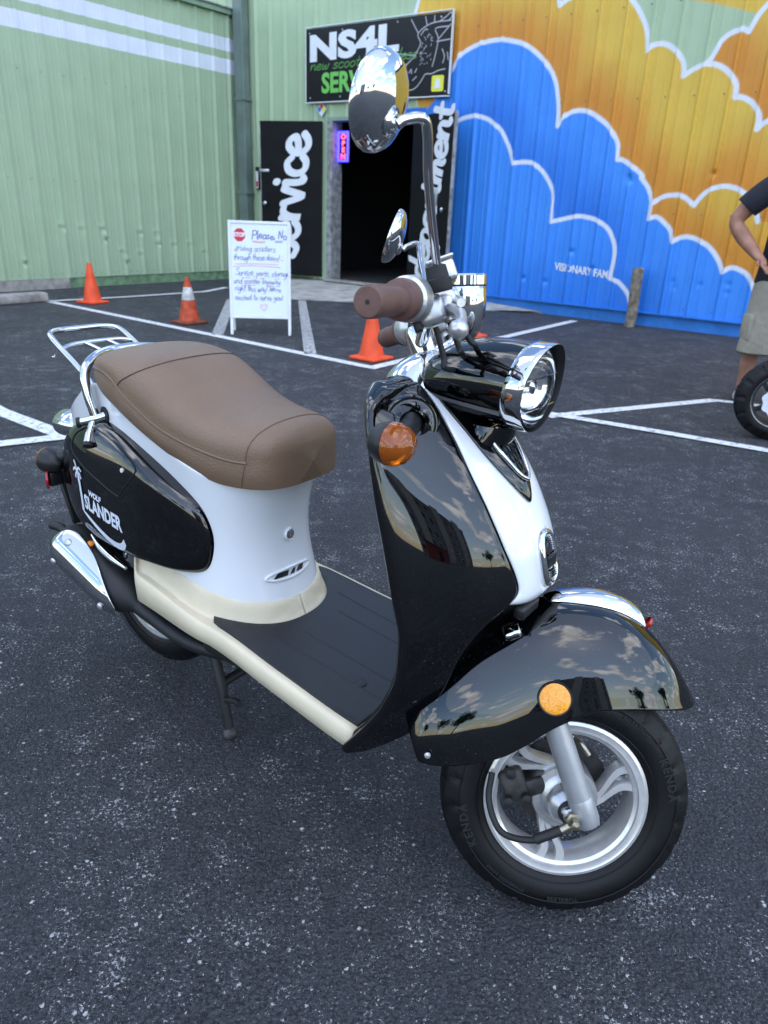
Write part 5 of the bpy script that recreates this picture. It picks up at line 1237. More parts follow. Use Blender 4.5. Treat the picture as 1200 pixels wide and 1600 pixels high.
# ---- handlebars
bar = [(-.012, -.335, .885), (.048, -.205, .880), (.066, -.12, .872), (.052, -.06, .845), (.040, -.02, .825)]
bars = [stu(*p) for p in bar] + [stu(f, -l, u_) for f, l, u_ in bar[::-1]]
tube('handlebar', bars, .0115, mat['chrome'], sc_, seg=16)
for s_ in (-1, 1):
    g0, g1 = stu(-.018, s_*.345, .886), stu(.027, s_*.238, .882); ax_ = g1 - g0; L_ = np.linalg.norm(ax_)
    gp_ = lathe('grip', [(0, .0), (0, .0035), (.0005, .0180), (.003, .0202), (.02, .0205), (L_*.55, .0200), (L_-.022, .0195), (L_-.018, .027), (L_-.008, .0285), (L_, .027)], g0, ax_, mat['grip'], sc_, seg=36)
    NEST[:] = [sc_, gp_]
    lathe('grip_hole', [(-.0004, .0), (-.0004, .0032)], g0, ax_, mat['rubber'], sc_, seg=12)
    for q in range(3):
        a = R(50 + 28*q); n1 = frame_of(ax_); d = math.cos(a)*n1[1] + math.sin(a)*n1[2]
        tube('grip_rib', [g0 + ax_*.12 + d*.0203, g0 + ax_*.70 + d*.0197], .0010, mat['grip'], sc_, seg=6, n=1)
    NEST[:] = [None, None]
    h0 = stu(.029, s_*.235, .882)
    lathe('switch_housing', [(0, .0), (0, .027), (.004, .031), (.026, .032), (.036, .029), (.048, .020)], h0, ax_, mat['alu'], sc_, seg=32)
    box('switch_block', stu(.060, s_*.178, .858), (.040, .036, .040), mat['alu'], sc_, axes=(S_F, S_L, S_U), bev=.008)
    box('switch_face', stu(.036, s_*.178, .848), (.012, .030, .026), mat['blackp'], sc_, axes=(S_F, S_L, S_U), bev=.003)
    # lever: bracket, blade, ball end
    pv = stu(.086, s_*.165, .853)
    box('lever_bracket', stu(.080, s_*.150, .866), (.045, .045, .026), mat['alu'], sc_, axes=(S_F, S_L, S_U), bev=.007)
    lathe('lever_pivot', [(-.018, .010), (-.016, .0125), (.016, .0125), (.018, .010), (.018, .0)], pv, S_U, mat['alu'], sc_, seg=18)
    lv_ = tube('brake_lever', [pv, stu(.094, s_*.215, .842), stu(.088, s_*.275, .828), stu(.077, s_*.330, .820)], [.010, .0085, .0070, .0075], mat['alu'], sc_, seg=12)
    NEST[:] = [sc_, lv_]
    lathe('lever_ball', [(-.0125, .0), (-.011, .006), (-.006, .0108), (.0, .0125), (.006, .0108), (.011, .006), (.0125, 0)], stu(.076, s_*.335, .819), S_L*s_, mat['alu'], sc_, seg=20)
    tube('lever_shroud', [stu(.10, s_*.145, .862), stu(.104, s_*.185, .856), stu(.100, s_*.225, .853)], [.010, .007, .006], mat['alu'], sc_, seg=12)
    NEST[:] = [None, None]
    # mirror: boot, stem, dish
    lathe('mirror_boot', [(0, .017), (.004, .0185), (.016, .0185), (.018, .016), (.034, .0145), (.036, .010)], stu(.080, s_*.200, .878), S_U*.97+S_F*.12+S_L*s_*.12, mat['rubber'], sc_, seg=24)
    mirU = 1.084
    nf_, nl_, nu_ = (.69, -.36, -.62) if s_ < 0 else (.75, .02, -.65)
    nrm = nf_*S_F + nl_*S_L + nu_*S_U; nrm /= np.linalg.norm(nrm)
    mc = stu(.068, s_*.382, mirU)
    ip_ = -S_U - (-S_U@nrm)*nrm; ip_ /= np.linalg.norm(ip_); jc = mc + nrm*.016 + ip_*.018
    e_ = jc + nrm*.012
    stem = [stu(.085, s_*.203, .905), stu(.092, s_*.255, .955), stu(.100, s_*.315, 1.003), stu(.110, s_*.358, 1.040), stu(.108, s_*.374, 1.053), (e_*.6 + stu(.104, s_*.382, 1.060)*.4), e_]
    tube('mirror_stem', stem, .0060, mat['chrome'], sc_, seg=14)
    Rm = .0535 if s_ < 0 else .058
    ms_ = lathe('mirror_shell', [(-.006, Rm-.004), (-.007, Rm-.001), (-.004, Rm), (.001, Rm-.001), (.008, Rm*.90), (.014, Rm*.72), (.019, Rm*.45), (.0215, Rm*.2), (.022, 0)], mc, nrm, mat['chrome'], sc_, seg=56)
    NEST[:] = [sc_, ms_]
    lathe('mirror_glass', [(-.0055, Rm-.004), (-.0045, .0)], mc, nrm, mat['mirror'], sc_, seg=56)
    lathe('mirror_socket', [(-.004, .0145), (.004, .0150), (.008, .012), (.009, .0085), (.004, .007)], jc, nrm, mat['chrome'], sc_, seg=24)
    lathe('mirror_ball', [(-.007, .0), (-.004, .006), (.0, .0078), (.004, .006), (.007, 0)], jc + nrm*.006, nrm, mat['chrome'], sc_, seg=18)
    NEST[:] = [None, None]
# brake fluid reservoir on the right, chrome instrument pod in the middle
box('fluid_reservoir', stu(.096, -.140, .905), (.038, .045, .030), mat['alu'], sc_, axes=(S_F, S_L, S_U), bev=.005)
box('reservoir_lid', stu(.096, -.140, .9225), (.042, .049, .005), mat['alu'], sc_, axes=(S_F, S_L, S_U), bev=.002)
pod_ax = A3(-.10, .05, .99)
lathe('instrument_pod', [(-.056, .0), (-.054, .012), (-.047, .022), (-.034, .030), (-.014, .0355), (.008, .0370), (.030, .0370), (.034, .0350), (.036, .0370), (.050, .0372), (.053, .034), (.053, .030)], stu(.126, .012, .858), pod_ax, mat['chrome'], sc_, seg=48)
lathe('pod_band', [(.0335, .0352), (.0345, .0368), (.036, .0352)], stu(.126, .012, .858), pod_ax, mat['rubber'], sc_, seg=48)
lathe('instrument_glass', [(.052, .031), (.054, .02), (.0545, .0)], stu(.126, .012, .858), pod_ax, mat['lens'], sc_, seg=32)
lathe('instrument_dial', [(.046, .032), (.046, .0)], stu(.126, .012, .858), pod_ax, mat['white'], sc_, seg=32)
tube('pod_bracket', [stu(.105, -.015, .815), stu(.085, -.010, .800), stu(.05, 0, .80)], [.014, .013, .014], mat['chrome'], sc_, seg=12)
# chrome stem cover, clamp and steering head
lathe('bar_clamp', [(-.03, .018), (-.028, .024), (.02, .024), (.03, .020), (.032, .0)], stu(.040, 0, .822), S_U, mat['chrome'], sc_, seg=24)
rows = []
for u_, ra, rb_, f0 in ((.725, .062, .060, .010), (.750, .064, .060, .012), (.772, .062, .056, .014), (.790, .054, .048, .018), (.803, .042, .038, .024), (.810, .024, .024, .032), (.812, .002, .002, .034)):
    rows.append([stu(f0 + ra*math.cos(a), rb_*math.sin(a), u_) for a in np.linspace(0, 2*np.pi, 32, endpoint=False)])
o = grid('stem_cover', rows, mat['chrome'], sc_, cv=True); subsurf(o, 1)
tube('steering_column', [st(0, 0, .30), st(0, 0, .72)], .024, mat['satin'], sc_, n=1)
# cables from the controls down behind the headlight
for k, (a, b_, c) in enumerate([((.060, -.178, .835), (.055, -.16, .775), (.085, -.05, .760)), ((.082, -.165, .835), (.085, -.150, .790), (.100, -.045, .765)), ((.094, -.150, .845), (.110, -.130, .790), (.115, -.035, .770)), ((.094, .150, .845), (.110, .120, .790), (.110, .035, .765)), ((.055, .178, .835), (.060, .14, .775), (.09, .05, .755))]):
    tube('control_cable', [stu(*a), stu(*((np.array(a)*.45+np.array(b_)*.55)+np.array((0, 0, -.012)))), stu(*b_), stu(*c)], 0.0044, mat['rubber'], sc_, seg=8)
lathe('cable_gland', [(0, .009), (.022, .009), (.024, .007), (.040, .007)], stu(.094, -.150, .810), S_U, mat['rubber'], sc_, seg=14)
box('turn_switch', stu(.028, .190, .842), (.010, .012, .012), mat['orange'], sc_, axes=(S_F, S_L, S_U), bev=.003)

# ---- rear end
rwc = A3(.0, .0, .232)
rwp = lambda p, q, r: rwc + A3(p, -r, q)
wheel(rwp, sc_, tyre_r=.212, tw=.045, spokes='rear', ph0=R(70))
tube('swing_arm', [(.30, .10, .30), (.15, .105, .27), (.0, .105, .235)], [.045, .045, .04], mat['hub'], sc_)
box('engine_block', (.235, .0, .295), (.20, .17, .15), mat['hub'], sc_, bev=.02)
for k in range(6): box('cooling_fin', (.345+.012*k, 0, .285), (.005, .13-.004*k, .12), mat['hub'], sc_)
box('belt_cover', (.13, .135, .275), (.44, .07, .14), mat['satin'], sc_, bev=.03)
lathe('rear_hub_nut', [(0, .02), (.02, .02), (.024, .012), (.04, .012), (.041, 0)], (0, -.045, .232), (0, -1, 0), mat['hub'], sc_, seg=6, ang=20)
for s_ in (-1, 1):
    tube('shock_absorber', [(-.03, s_*.095, .27), (-.09, s_*.095, .50)], .016, mat['satin'], sc_, n=2)
    tube('shock_spring', [A3(-.037-.050*k/72, s_*.095, .30+.18*k/72) + .024*A3(math.cos(k*.62), math.sin(k*.62), 0) for k in range(1, 73)], .0038, mat['chrome'], sc_, seg=6, n=1)
# exhaust: can, heat shield, pipe
mA, mB = A3(-.125, -.172, .384), A3(.125, -.165, .288); md = mB - mA; mL = np.linalg.norm(md); mn = md/mL
mf_ = lathe('muffler', [(0, .0), (.0, .030), (.006, .045), (.018, .0525), (mL*.5, .055), (mL-.05, .052), (mL-.02, .040), (mL, .024), (mL+.01, .018)], mA, md, mat['satin'], sc_, seg=36, xf=lambda p: p)
NEST[:] = [sc_, mf_]
tube('tail_pipe', [mA + mn*.004 + A3(0, 0, .012), mA - mn*.02 + A3(-.005, 0, .012), mA - mn*.045 + A3(-.012, -.005, .004)], .011, mat['satin'], sc_, seg=14)
_, e1, e2 = frame_of(md)
def around(t, ang, r): d = -A3(0, 1, 0); d = d - (d@mn)*mn; d /= np.linalg.norm(d); e = np.cross(mn, d); return mA + mn*(mL*t) + r*(math.cos(ang)*d + math.sin(ang)*e)
rows = []
hw_ = pchip([0, .04, .12, .25, .45, .7, .9, 1.0], [.30, .75, 1.12, 1.28, 1.20, .92, .58, .22])
for t in np.linspace(.0, 1.0, 26):
    tt = .03 + .93*t; c0 = -.25 + .45*t
    rows.append([around(tt, c0 + hw_(t)*q, .0605 - .012*max(0, (t-.75)/.25)**2 - .010*max(0, (.10-t)/.10)**2 + .001*math.cos(q*1.5)) for q in np.linspace(-1, 1, 17)])
o = grid('heat_shield', rows, mat['chrome'], sc_); solidify(o, .002, 1); subsurf(o, 1)
for t, a in ((.22, -.85), (.14, .35), (.82, .25)): 
    c = around(t, a, .0615); ax_ = c - around(t, a, .02)
    lathe('shield_bolt', [(0, .009), (.003, .009), (.006, .006), (.007, 0)], c, ax_, mat['alu'], sc_, seg=12)
c = around(.36, -1.42, .055); lathe('orange_sensor', [(0, .008), (.006, .008), (.008, 0)], c, c-around(.36, -1.42, .02), mat['orange'], sc_, seg=12)
NEST[:] = [None, None]
tube('exhaust_pipe', [mB - mn*.01, mB + mn*.05 + A3(0, .005, 0), (.27, -.150, .245), (.34, -.125, .232), (.42, -.09, .238), (.46, -.03, .26)], [.020, .018, .0165, .0165, .0165, .0165], mat['satin'], sc_, seg=16)
# centre stand
for s_ in (-1, 1):
    tube('stand_leg', [(.285, s_*.085, .215), (.335, s_*.105, .13), (.372, s_*.118, .020)], [.013, .0125, .011], mat['satin'], sc_, seg=12)
    lathe('stand_foot', [(-.017, .0), (-.013, .011), (-.004, .0165), (.006, .0165), (.014, .010), (.017, .0)], (.374, s_*.119, .0175), (0, 1, 0), mat['hub'], sc_, seg=18)
tube('stand_bar', [(.335, -.105, .13), (.335, .105, .13)], .011, mat['satin'], sc_, n=1)
tube('stand_tang', [(.36, -.112, .10), (.395, -.118, .118), (.42, -.125, .125)], [.008, .007, .008], mat['satin'], sc_, seg=10)
# tail: inner fender, plate bracket, chrome tail lamp, indicators
rows = []
for a in np.linspace(R(45), R(140), 16):
    rows.append([rwc + A3((.245+.0*a)*math.cos(a), y, .245*math.sin(a)) for y in (-.075, -.07, -.04, 0, .04, .07, .075)])
o = grid('inner_mudguard', rows, mat['blackp'], sc_); solidify(o, .003, 0)
box('plate_bracket', (-.275, 0, .43), (.012, .17, .16), mat['blackp'], sc_, axes=(A3(.93, 0, .36), A3(0, 1, 0), A3(-.36, 0, .93)), bev=.004)
box('tail_stay', (-.20, 0, .50), (.16, .10, .05), mat['blackp'], sc_, axes=(A3(.93, 0, .36), A3(0, 1, 0), A3(-.36, 0, .93)), bev=.01)
lathe('tail_lamp_housing', [(-.01, .030), (.0, .036), (.04, .0385), (.075, .037), (.080, .033)], (-.272, .0, .606), (-1, 0, -.10), mat['chrome'], sc_, seg=36, xf=lambda p: A3(p[0], p[1]*1.35, p[2]))
lathe('tail_lamp', [(.079, .033), (.088, .026), (.092, .0)], (-.272, .0, .606), (-1, 0, -.10), mat['red'], sc_, seg=32, xf=lambda p: A3(p[0], p[1]*1.35, p[2]))
for s_ in (-1, 1):
    c = A3(-.188, s_*.152, .562)
    tube('indicator_stalk', [(-.150, s_*.110, .585), (-.165, s_*.130, .575), c + A3(.01, 0, 0)], [.018, .017, .022], mat['blackp'], sc_, seg=12)
    lathe('indicator_housing', [(-.038, .0), (-.033, .015), (-.020, .026), (.0, .0315), (.010, .032)], c, (-1, 0, .06), mat['blackp'], sc_, seg=28)
    lathe('indicator_lens', [(.0105, .032), (.018, .0305), (.026, .021), (.030, .0)], c, (-1, 0, .06), mat['amber'], sc_, seg=28)
    box('reflector_mount', c + A3(.010, -s_*.002, -.042), (.012, .036, .036), mat['blackp'], sc_, bev=.004)
    lathe('rear_reflector', [(.0, .026), (.005, .025), (.006, .0)], c + A3(.000, s_*.012, -.042), (-.55, s_*.83, 0), mat['red'], sc_, seg=28)
# grab rail, rack, passenger peg
tube('grab_rail', [(.012, -.142, .700), (-.004, -.146, .755), (-.020, -.138, .800), (-.045, -.100, .822), (-.070, -.045, .829), (-.074, 0, .830), (-.070, .045, .829), (-.045, .100, .822), (-.020, .138, .800), (-.004, .146, .755), (.012, .142, .700)], .0105, mat['chrome'], sc_, seg=14)
rk_ = tube('rack_loop', [(-.030, -.098, .742), (-.110, -.098, .792), (-.205, -.096, .842), (-.232, -.085, .853), (-.245, -.055, .856), (-.247, .0, .856), (-.245, .055, .856), (-.232, .085, .853), (-.205, .096, .842), (-.110, .098, .792), (-.030, .098, .742)], .0068, mat['chrome'], sc_, seg=12)
NEST[:] = [sc_, rk_]
for x, z in ((-.175, .826), (-.105, .789)): tube('rack_bar', [(x, -.095, z), (x-.008, -.05, z+.006), (x-.008, .05, z+.006), (x, .095, z)], .0052, mat['chrome'], sc_, seg=10)
for y in (-.030, .030): tube('rack_bar', [(-.180, y, .8315), (-.060, y, .815)], .0050, mat['chrome'], sc_, seg=10, n=2)
for x, y, z in ((-.195, -.096, .832), (-.085, -.097, .772), (-.09, .097, .775)): tube('rack_hook', [(x, y, z), (x-.004, y-.004, z-.026), (x-.010, y-.008, z-.028)], .0024, mat['chrome'], sc_, seg=8)
NEST[:] = [None, None]
for s_ in (-1, 1):
    tube('rail_foot', [(.030, s_*.128, .712), (.012, s_*.150, .703), (-.004, s_*.172, .698)], .0095, mat['chrome'], sc_, seg=12)
    lathe('rail_cap', [(0, .0115), (.008, .0115), (.010, .0)], (-.004, s_*.172, .698), (-.6, s_*.8, -.1), mat['rubber'], sc_, seg=16)
    lathe('rail_washer', [(-.004, .019), (.004, .019), (.005, .0)], (.030, s_*.130, .713), (-.2, s_, 0), mat['rubber'], sc_, seg=20)
    tube('peg', [(.012, s_*.150, .700), (.022, s_*.168, .678), (.034, s_*.182, .660)], [.009, .010, .0115], mat['chrome'], sc_, seg=12)
    lathe('peg_cap', [(0, .0115), (.008, .0115), (.010, .0)], (.034, s_*.182, .660), (.45, s_*.5, -.7), mat['rubber'], sc_, seg=16)
# ------------------------------------------------------------------ second scooter, only its front wheel reaches into the picture
sc2 = empty('parked_scooter', (2.245, 4.16, 0), rz=R(-8), label='second scooter at the right edge, only its chunky black front wheel in view', cat='scooter')
w2 = lambda p, q, r: A3(p, -r, .235 + q)
rows = []; nseg = 140; TR = .235
for i in range(nseg):
    t = 2*np.pi*i/nseg; row = []
    for k in range(29):
        a = -R(112) + R(224)*k/28; x = .062*math.sin(a); rr = (TR-.056) + .056*math.cos(a)
        if abs(a) < R(52): rr = TR - .010*(abs(a)/R(52))**2
        blk = (i + (3 if x > 0 else 0)) % 10 < 2
        if R(20) < abs(a) < R(80) and blk: rr -= .011
        if R(12) < abs(a) < R(19): rr -= .009
        if abs(a) <= R(12) and (i+5) % 10 < 2: rr -= .011
        row.append(w2(rr*math.cos(t), rr*math.sin(t), x))
    rows.append(row)
o = grid('tyre', rows, mat['tyre'], sc2, cu=True); sharp(o, 30)
o = grid('rim', [[w2(rr*math.cos(a), rr*math.sin(a), x) for a in np.linspace(0, 2*np.pi, 60, endpoint=False)] for x, rr in ((.048, .140), (.050, .152), (.046, .158), (.034, .150), (.02, .140), (-.02, .140), (-.034, .150), (-.046, .158), (-.050, .152), (-.048, .140), (-.02, .132), (.02, .132), (.048, .140))], mat['satin'], sc2, cv=True); sharp(o, 30)
tube('rim_stripe', [w2(.155*math.cos(a), .155*math.sin(a), -.0495) for a in np.linspace(0, 2*np.pi, 48, endpoint=False)], .0022, mat['alu'], sc2, closed=True, n=0, seg=6)
for k in range(5):
    a = 2*np.pi*k/5 + .6
    sec = []
    for t in np.linspace(0, 1, 5):
        rr = .035 + .105*t; c = np.array((rr*math.cos(a+.15*t), rr*math.sin(a+.15*t))); ta = np.array((-math.sin(a), math.cos(a))); wd = .014-.005*t
        sec.append([w2(*(c+ta*wd), .010), w2(*(c+ta*wd), -.030), w2(*(c-ta*wd), -.030), w2(*(c-ta*wd), .010)])
    o = grid('spoke', sec, mat['satin'], sc2, cv=True, caps=True, smooth=False)
# pale petal brake disc
V, F = [], []
n_ = 60
for i in range(n_):
    a = 2*np.pi*i/n_; r1 = .098 + .006*math.sin(a*9); r0 = .058 + .004*math.sin(a*9)
    V += [w2(r1*math.cos(a), r1*math.sin(a), -.058), w2(r0*math.cos(a), r0*math.sin(a), -.058)]
for i in range(n_): F.append((2*i, 2*i+1, 2*((i+1) % n_)+1, 2*((i+1) % n_)))
o = mesh_py('brake_disc', V, F, mat['body'], sc2); solidify(o, .004, 0)
lathe('hub', [(.062, 0), (.062, .022), (.05, .036), (-.05, .036), (-.06, .02), (-.06, 0)], w2(0, 0, 0), (0, -1, 0), mat['satin'], sc2, seg=28)
for s_ in (-1, 1): tube('fork_leg', [A3(.01, s_*.085, .235), A3(-.28+.29*0+.17, s_*.085, .70)], .021, mat['satin'], sc2, n=2)
rows = []
for a in np.linspace(R(78), R(165), 14):
    rr = .262; rows.append([A3(rr*math.cos(a), y, .235 + rr*math.sin(a) - abs(y)*.35) for y in np.linspace(-.075, .075, 9)])
o = grid('front_mudguard', rows, mat['bluepaint'], sc2); solidify(o, .004, 0)
rows = []
for z, hw, xf_ in ((.45, .10, .02), (.55, .16, -.06), (.70, .19, -.12), (.85, .17, -.17), (.95, .12, -.20)):
    rows.append([A3(xf_ - .10*(abs(y)/hw)**2, y, z) for y in np.linspace(-hw, hw, 11)])
o = grid('leg_shield', rows, mat['bluepaint'], sc2); solidify(o, .01, 0); subsurf(o, 1)
tube('handlebar', [A3(-.30, -.33, 1.02), A3(-.24, -.20, 1.03), A3(-.22, 0, 1.0), A3(-.24, .20, 1.03), A3(-.30, .33, 1.02)], .013, mat['satin'], sc2)
tube('steering_column', [A3(-.10, 0, .68), A3(-.22, 0, 1.0)], .03, mat['satin'], sc2, n=2)
rw2 = lambda p, q, r: A3(p - 1.25, -r, .235 + q)
o = grid('tyre', [[rw2((TR-.056+.056*math.cos(a))*math.cos(t), (TR-.056+.056*math.cos(a))*math.sin(t), .062*math.sin(a)) for a in np.linspace(-R(112), R(112), 17)] for t in np.linspace(0, 2*np.pi, 60, endpoint=False)], mat['tyre'], sc2, cu=True)
lathe('rim', [(-.05, .155), (-.03, .14), (-.03, .03), (.03, .03), (.03, .14), (.05, .155)], rw2(0, 0, 0), (0, -1, 0), mat['satin'], sc2, seg=40)
box('floorboard', (-.55, 0, .34), (.55, .34, .06), mat['blackp'], sc2, bev=.02)
box('engine_block', (-1.05, .02, .32), (.45, .22, .18), mat['hub'], sc2, bev=.03)
rows = [[A3(x, w*math.cos(q), z0_ + h_*math.sin(q)) for q in np.linspace(0, 2*np.pi, 24, endpoint=False)] for x, w, z0_, h_ in ((-.74, .10, .50, .16), (-.80, .15, .54, .20), (-1.0, .18, .60, .18), (-1.25, .16, .66, .13), (-1.48, .09, .71, .07), (-1.52, .03, .72, .02))]
o = grid('rear_body', rows, mat['bluepaint'], sc2, cv=True, caps=True); subsurf(o, 1)
rows = [[A3(x, w*math.cos(q), z0_ + .05*math.sin(q)) for q in np.linspace(0, 2*np.pi, 20, endpoint=False)] for x, w, z0_ in ((-.70, .04, .74), (-.74, .11, .74), (-.95, .15, .77), (-1.2, .15, .80), (-1.40, .10, .82), (-1.43, .04, .82))]
o = grid('seat', rows, mat['satin'], sc2, cv=True, caps=True); subsurf(o, 1)
# fork leg, mudguard and shield stay to the right: turn the whole scooter so its nose points left of the picture
sc2.rotation_euler = (0, 0, R(168))

# ------------------------------------------------------------------ the person at the right edge
pe = empty('person', (2.64, 5.12, 0), label='person in navy shirt and khaki cargo shorts, hand on hip, at the right edge', cat='person')
def skin(name, verts, edges, radii, m, parent, sub_=2, root=0):
    me = bpy.data.meshes.new(name); me.from_pydata([tuple(v) for v in verts], edges, []); me.update()
    o_ = bpy.data.objects.new(name, me); COL.objects.link(o_)
    o_.modifiers.new('skin', 'SKIN').use_smooth_shade = True
    if not me.skin_vertices: me.attributes
    for i, sv in enumerate(me.skin_vertices[0].data):
        r_ = radii[i]; sv.radius = r_ if isinstance(r_, tuple) else (r_, r_); sv.use_root = (i == root)
    s_ = o_.modifiers.new('sub', 'SUBSURF'); s_.levels = sub_; s_.render_levels = sub_
    dg = bpy.context.evaluated_depsgraph_get(); dg.update()
    me2 = bpy.data.meshes.new_from_object(o_.evaluated_get(dg)); bpy.data.objects.remove(o_)
    me2.name = name; o2 = link(name, me2, m, parent); return o2
# local axes: x to the picture's right, y away from the camera, z up; the right arm (picture left) is on the hip
V = [(0, 0, .98), (0, .0, 1.12), (0, -.01, 1.28), (0, .01, 1.42), (0, .0, 1.50), (0, -.02, 1.60), (0, -.025, 1.70), (0, -.01, 1.77),                     # 0-7 pelvis..head
     (-.105, 0, .92), (-.125, -.02, .52), (-.135, .03, .30), (-.135, .045, .10), (-.14, -.02, .045), (-.15, -.13, .03),            # 8-13 right leg
     (.105, 0, .92), (.135, .01, .52), (.145, .05, .30), (.15, .06, .10), (.155, -.01, .045), (.165, -.12, .03),                  # 14-19 left leg
     (-.19, .01, 1.43), (-.315, .05, 1.315), (-.40, .10, 1.175), (-.345, .035, 1.080), (-.290, -.050, .995),                            # 20-24 right arm, elbow out, wrist
     (.19, .01, 1.43), (.25, .03, 1.20), (.27, -.02, 1.0), (.28, -.07, .84)]                                                        # 25-28 left arm
E_ = [(0, 1), (1, 2), (2, 3), (3, 4), (4, 5), (5, 6), (6, 7), (0, 8), (8, 9), (9, 10), (10, 11), (11, 12), (12, 13), (0, 14), (14, 15), (15, 16), (16, 17), (17, 18), (18, 19), (3, 20), (20, 21), (21, 22), (22, 23), (23, 24), (3, 25), (25, 26), (26, 27), (27, 28)]
Rr = [(.16, .12), (.155, .125), (.16, .12), (.14, .10), (.062, .062), (.075, .088), (.082, .095), (.055, .065), (.095, .095), (.062, .062), (.058, .058), (.038, .038), (.045, .045), (.03, .035), (.095, .095), (.062, .062), (.058, .058), (.038, .038), (.045, .045), (.03, .035), (.074, .074), (.064, .064), (.054, .054), (.052, .052), (.036, .038), (.07, .07), (.055, .055), (.045, .045), (.032, .034)]
# right hand resting on the hip: palm and five fingers; left hand hanging
b0 = len(V)
hand = [((-.264, -.092, .965), .026), ((-.247, -.120, .932), .027)]
V += [h[0] for h in hand]; Rr += [(.030, .020), (.032, .019)]; E_ += [(24, b0), (b0, b0+1)]
k = b0+2
for dx, dy, ln in ((.018, .012, .060), (.006, .000, .070), (-.008, -.008, .066), (-.020, -.014, .052)):
    p0 = A3(-.247+dx, -.120+dy, .932); p1 = p0 + A3(.012, -.012, -ln*.55); p2 = p1 + A3(.014, -.004, -ln*.40)
    V += [tuple(p0+A3(0, -.004, -.014)), tuple(p1), tuple(p2)]; Rr += [(.0095, .0095), (.009, .009), (.0075, .0075)]; E_ += [(b0+1, k), (k, k+1), (k+1, k+2)]; k += 3
V += [(-.285, -.108, .945), (-.292, -.126, .915)]; Rr += [(.011, .011), (.009, .009)]; E_ += [(b0, k), (k, k+1)]; k += 2
V += [(.285, -.085, .79)]; Rr += [(.030, .018)]; E_ += [(28, k)]; hb = k; k += 1
for dx, dy, ln in ((-.02, .0, .07), (-.005, -.01, .078), (.010, -.01, .074), (.022, -.004, .06)):
    V += [(.285+dx, -.09+dy, .765), (.285+dx*1.1, -.10+dy, .765-ln*.5), (.285+dx*1.1, -.095+dy, .765-ln)]; Rr += [(.0095, .0095), (.009, .009), (.0075, .0075)]; E_ += [(hb, k), (k, k+1), (k+1, k+2)]; k += 3
V += [(.262, -.11, .78), (.256, -.122, .75)]; Rr += [(.011, .011), (.009, .009)]; E_ += [(hb, k), (k, k+1)]
skin('body', V, E_, Rr, mat['skin'], pe)
# face and hair
lathe('hair', [(-.02, .086), (.02, .094), (.06, .086), (.09, .055), (.10, .0)], (0, -.005, 1.70), (0, .25, 1), mat['hair'], pe, seg=24, xf=lambda p: A3(p[0]*.92, p[1]+.012, p[2]))
tube('nose', [(0, -.105, 1.70), (0, -.128, 1.67), (0, -.112, 1.66)], [.008, .014, .010], mat['skin'], pe, seg=8)
for s_ in (-1, 1):
    lathe('eye', [(-.008, 0), (-.004, .009), (.0, .010), (.004, .009), (.008, 0)], (s_*.032, -.098, 1.705), (0, -1, 0), mat['white'], pe, seg=12)
    lathe('ear', [(-.008, .0), (-.006, .022), (.006, .020), (.008, 0)], (s_*.082, -.01, 1.69), (1, 0, 0), mat['skin'], pe, seg=14)
tube('mouth', [(-.025, -.103, 1.635), (0, -.110, 1.632), (.025, -.103, 1.635)], .005, pmat('lips', (.35, .13, .11), .5), pe, seg=6)
# shirt: body and sleeves
def ring_loft(name, secs, m, n=28, sub_=1, wr=0.0, thick=.004):
    rows = []
    for c, a, b, ex, ey in secs:
        ex, ey = np.asarray(ex, float), np.asarray(ey, float); row = []
        for q in np.linspace(0, 2*np.pi, n, endpoint=False):
            k_ = 1 + wr*math.sin(q*5 + c[2]*40)*.5 + wr*math.sin(q*3 - c[2]*23)
            row.append(np.asarray(c, float) + a*k_*math.cos(q)*ex + b*k_*math.sin(q)*ey)
        rows.append(row)
    o_ = grid(name, rows, m, pe, cv=True); solidify(o_, thick, 0); subsurf(o_, sub_); return o_
X3, Y3 = A3(1, 0, 0), A3(0, 1, 0)
ring_loft('shirt', [((.0, .0, .80), .214, .175, X3, Y3), ((.0, .0, .865), .208, .170, X3, Y3), ((.0, -.005, .93), .205, .170, X3, Y3), ((0, -.01, 1.05), .198, .172, X3, Y3), ((0, -.01, 1.18), .198, .162, X3, Y3), ((0, .0, 1.30), .205, .148, X3, Y3), ((0, .005, 1.40), .205, .128, X3, Y3), ((0, .008, 1.455), .160, .098, X3, Y3), ((0, .006, 1.485), .088, .078, X3, Y3), ((0, .004, 1.505), .072, .070, X3, Y3)], mat['shirt'], wr=.020)
for pts, rr in (([(-.13, .005, 1.425), (-.20, .015, 1.41), (-.27, .035, 1.355), (-.335, .060, 1.285), (-.352, .068, 1.262)], [.085, .092, .088, .084, .083]), ([(.13, .005, 1.425), (.20, .015, 1.41), (.24, .025, 1.33), (.262, .03, 1.22)], [.085, .092, .085, .085])):
    secs = []
    for i, p in enumerate(pts):
        t = A3(*pts[min(i+1, len(pts)-1)]) - A3(*pts[max(i-1, 0)]); _, a_e, b_e = frame_of(t); secs.append((p, rr[i], rr[i]*.92, a_e, b_e))
    ring_loft('sleeve', secs, mat['shirt'], n=20, wr=.015)
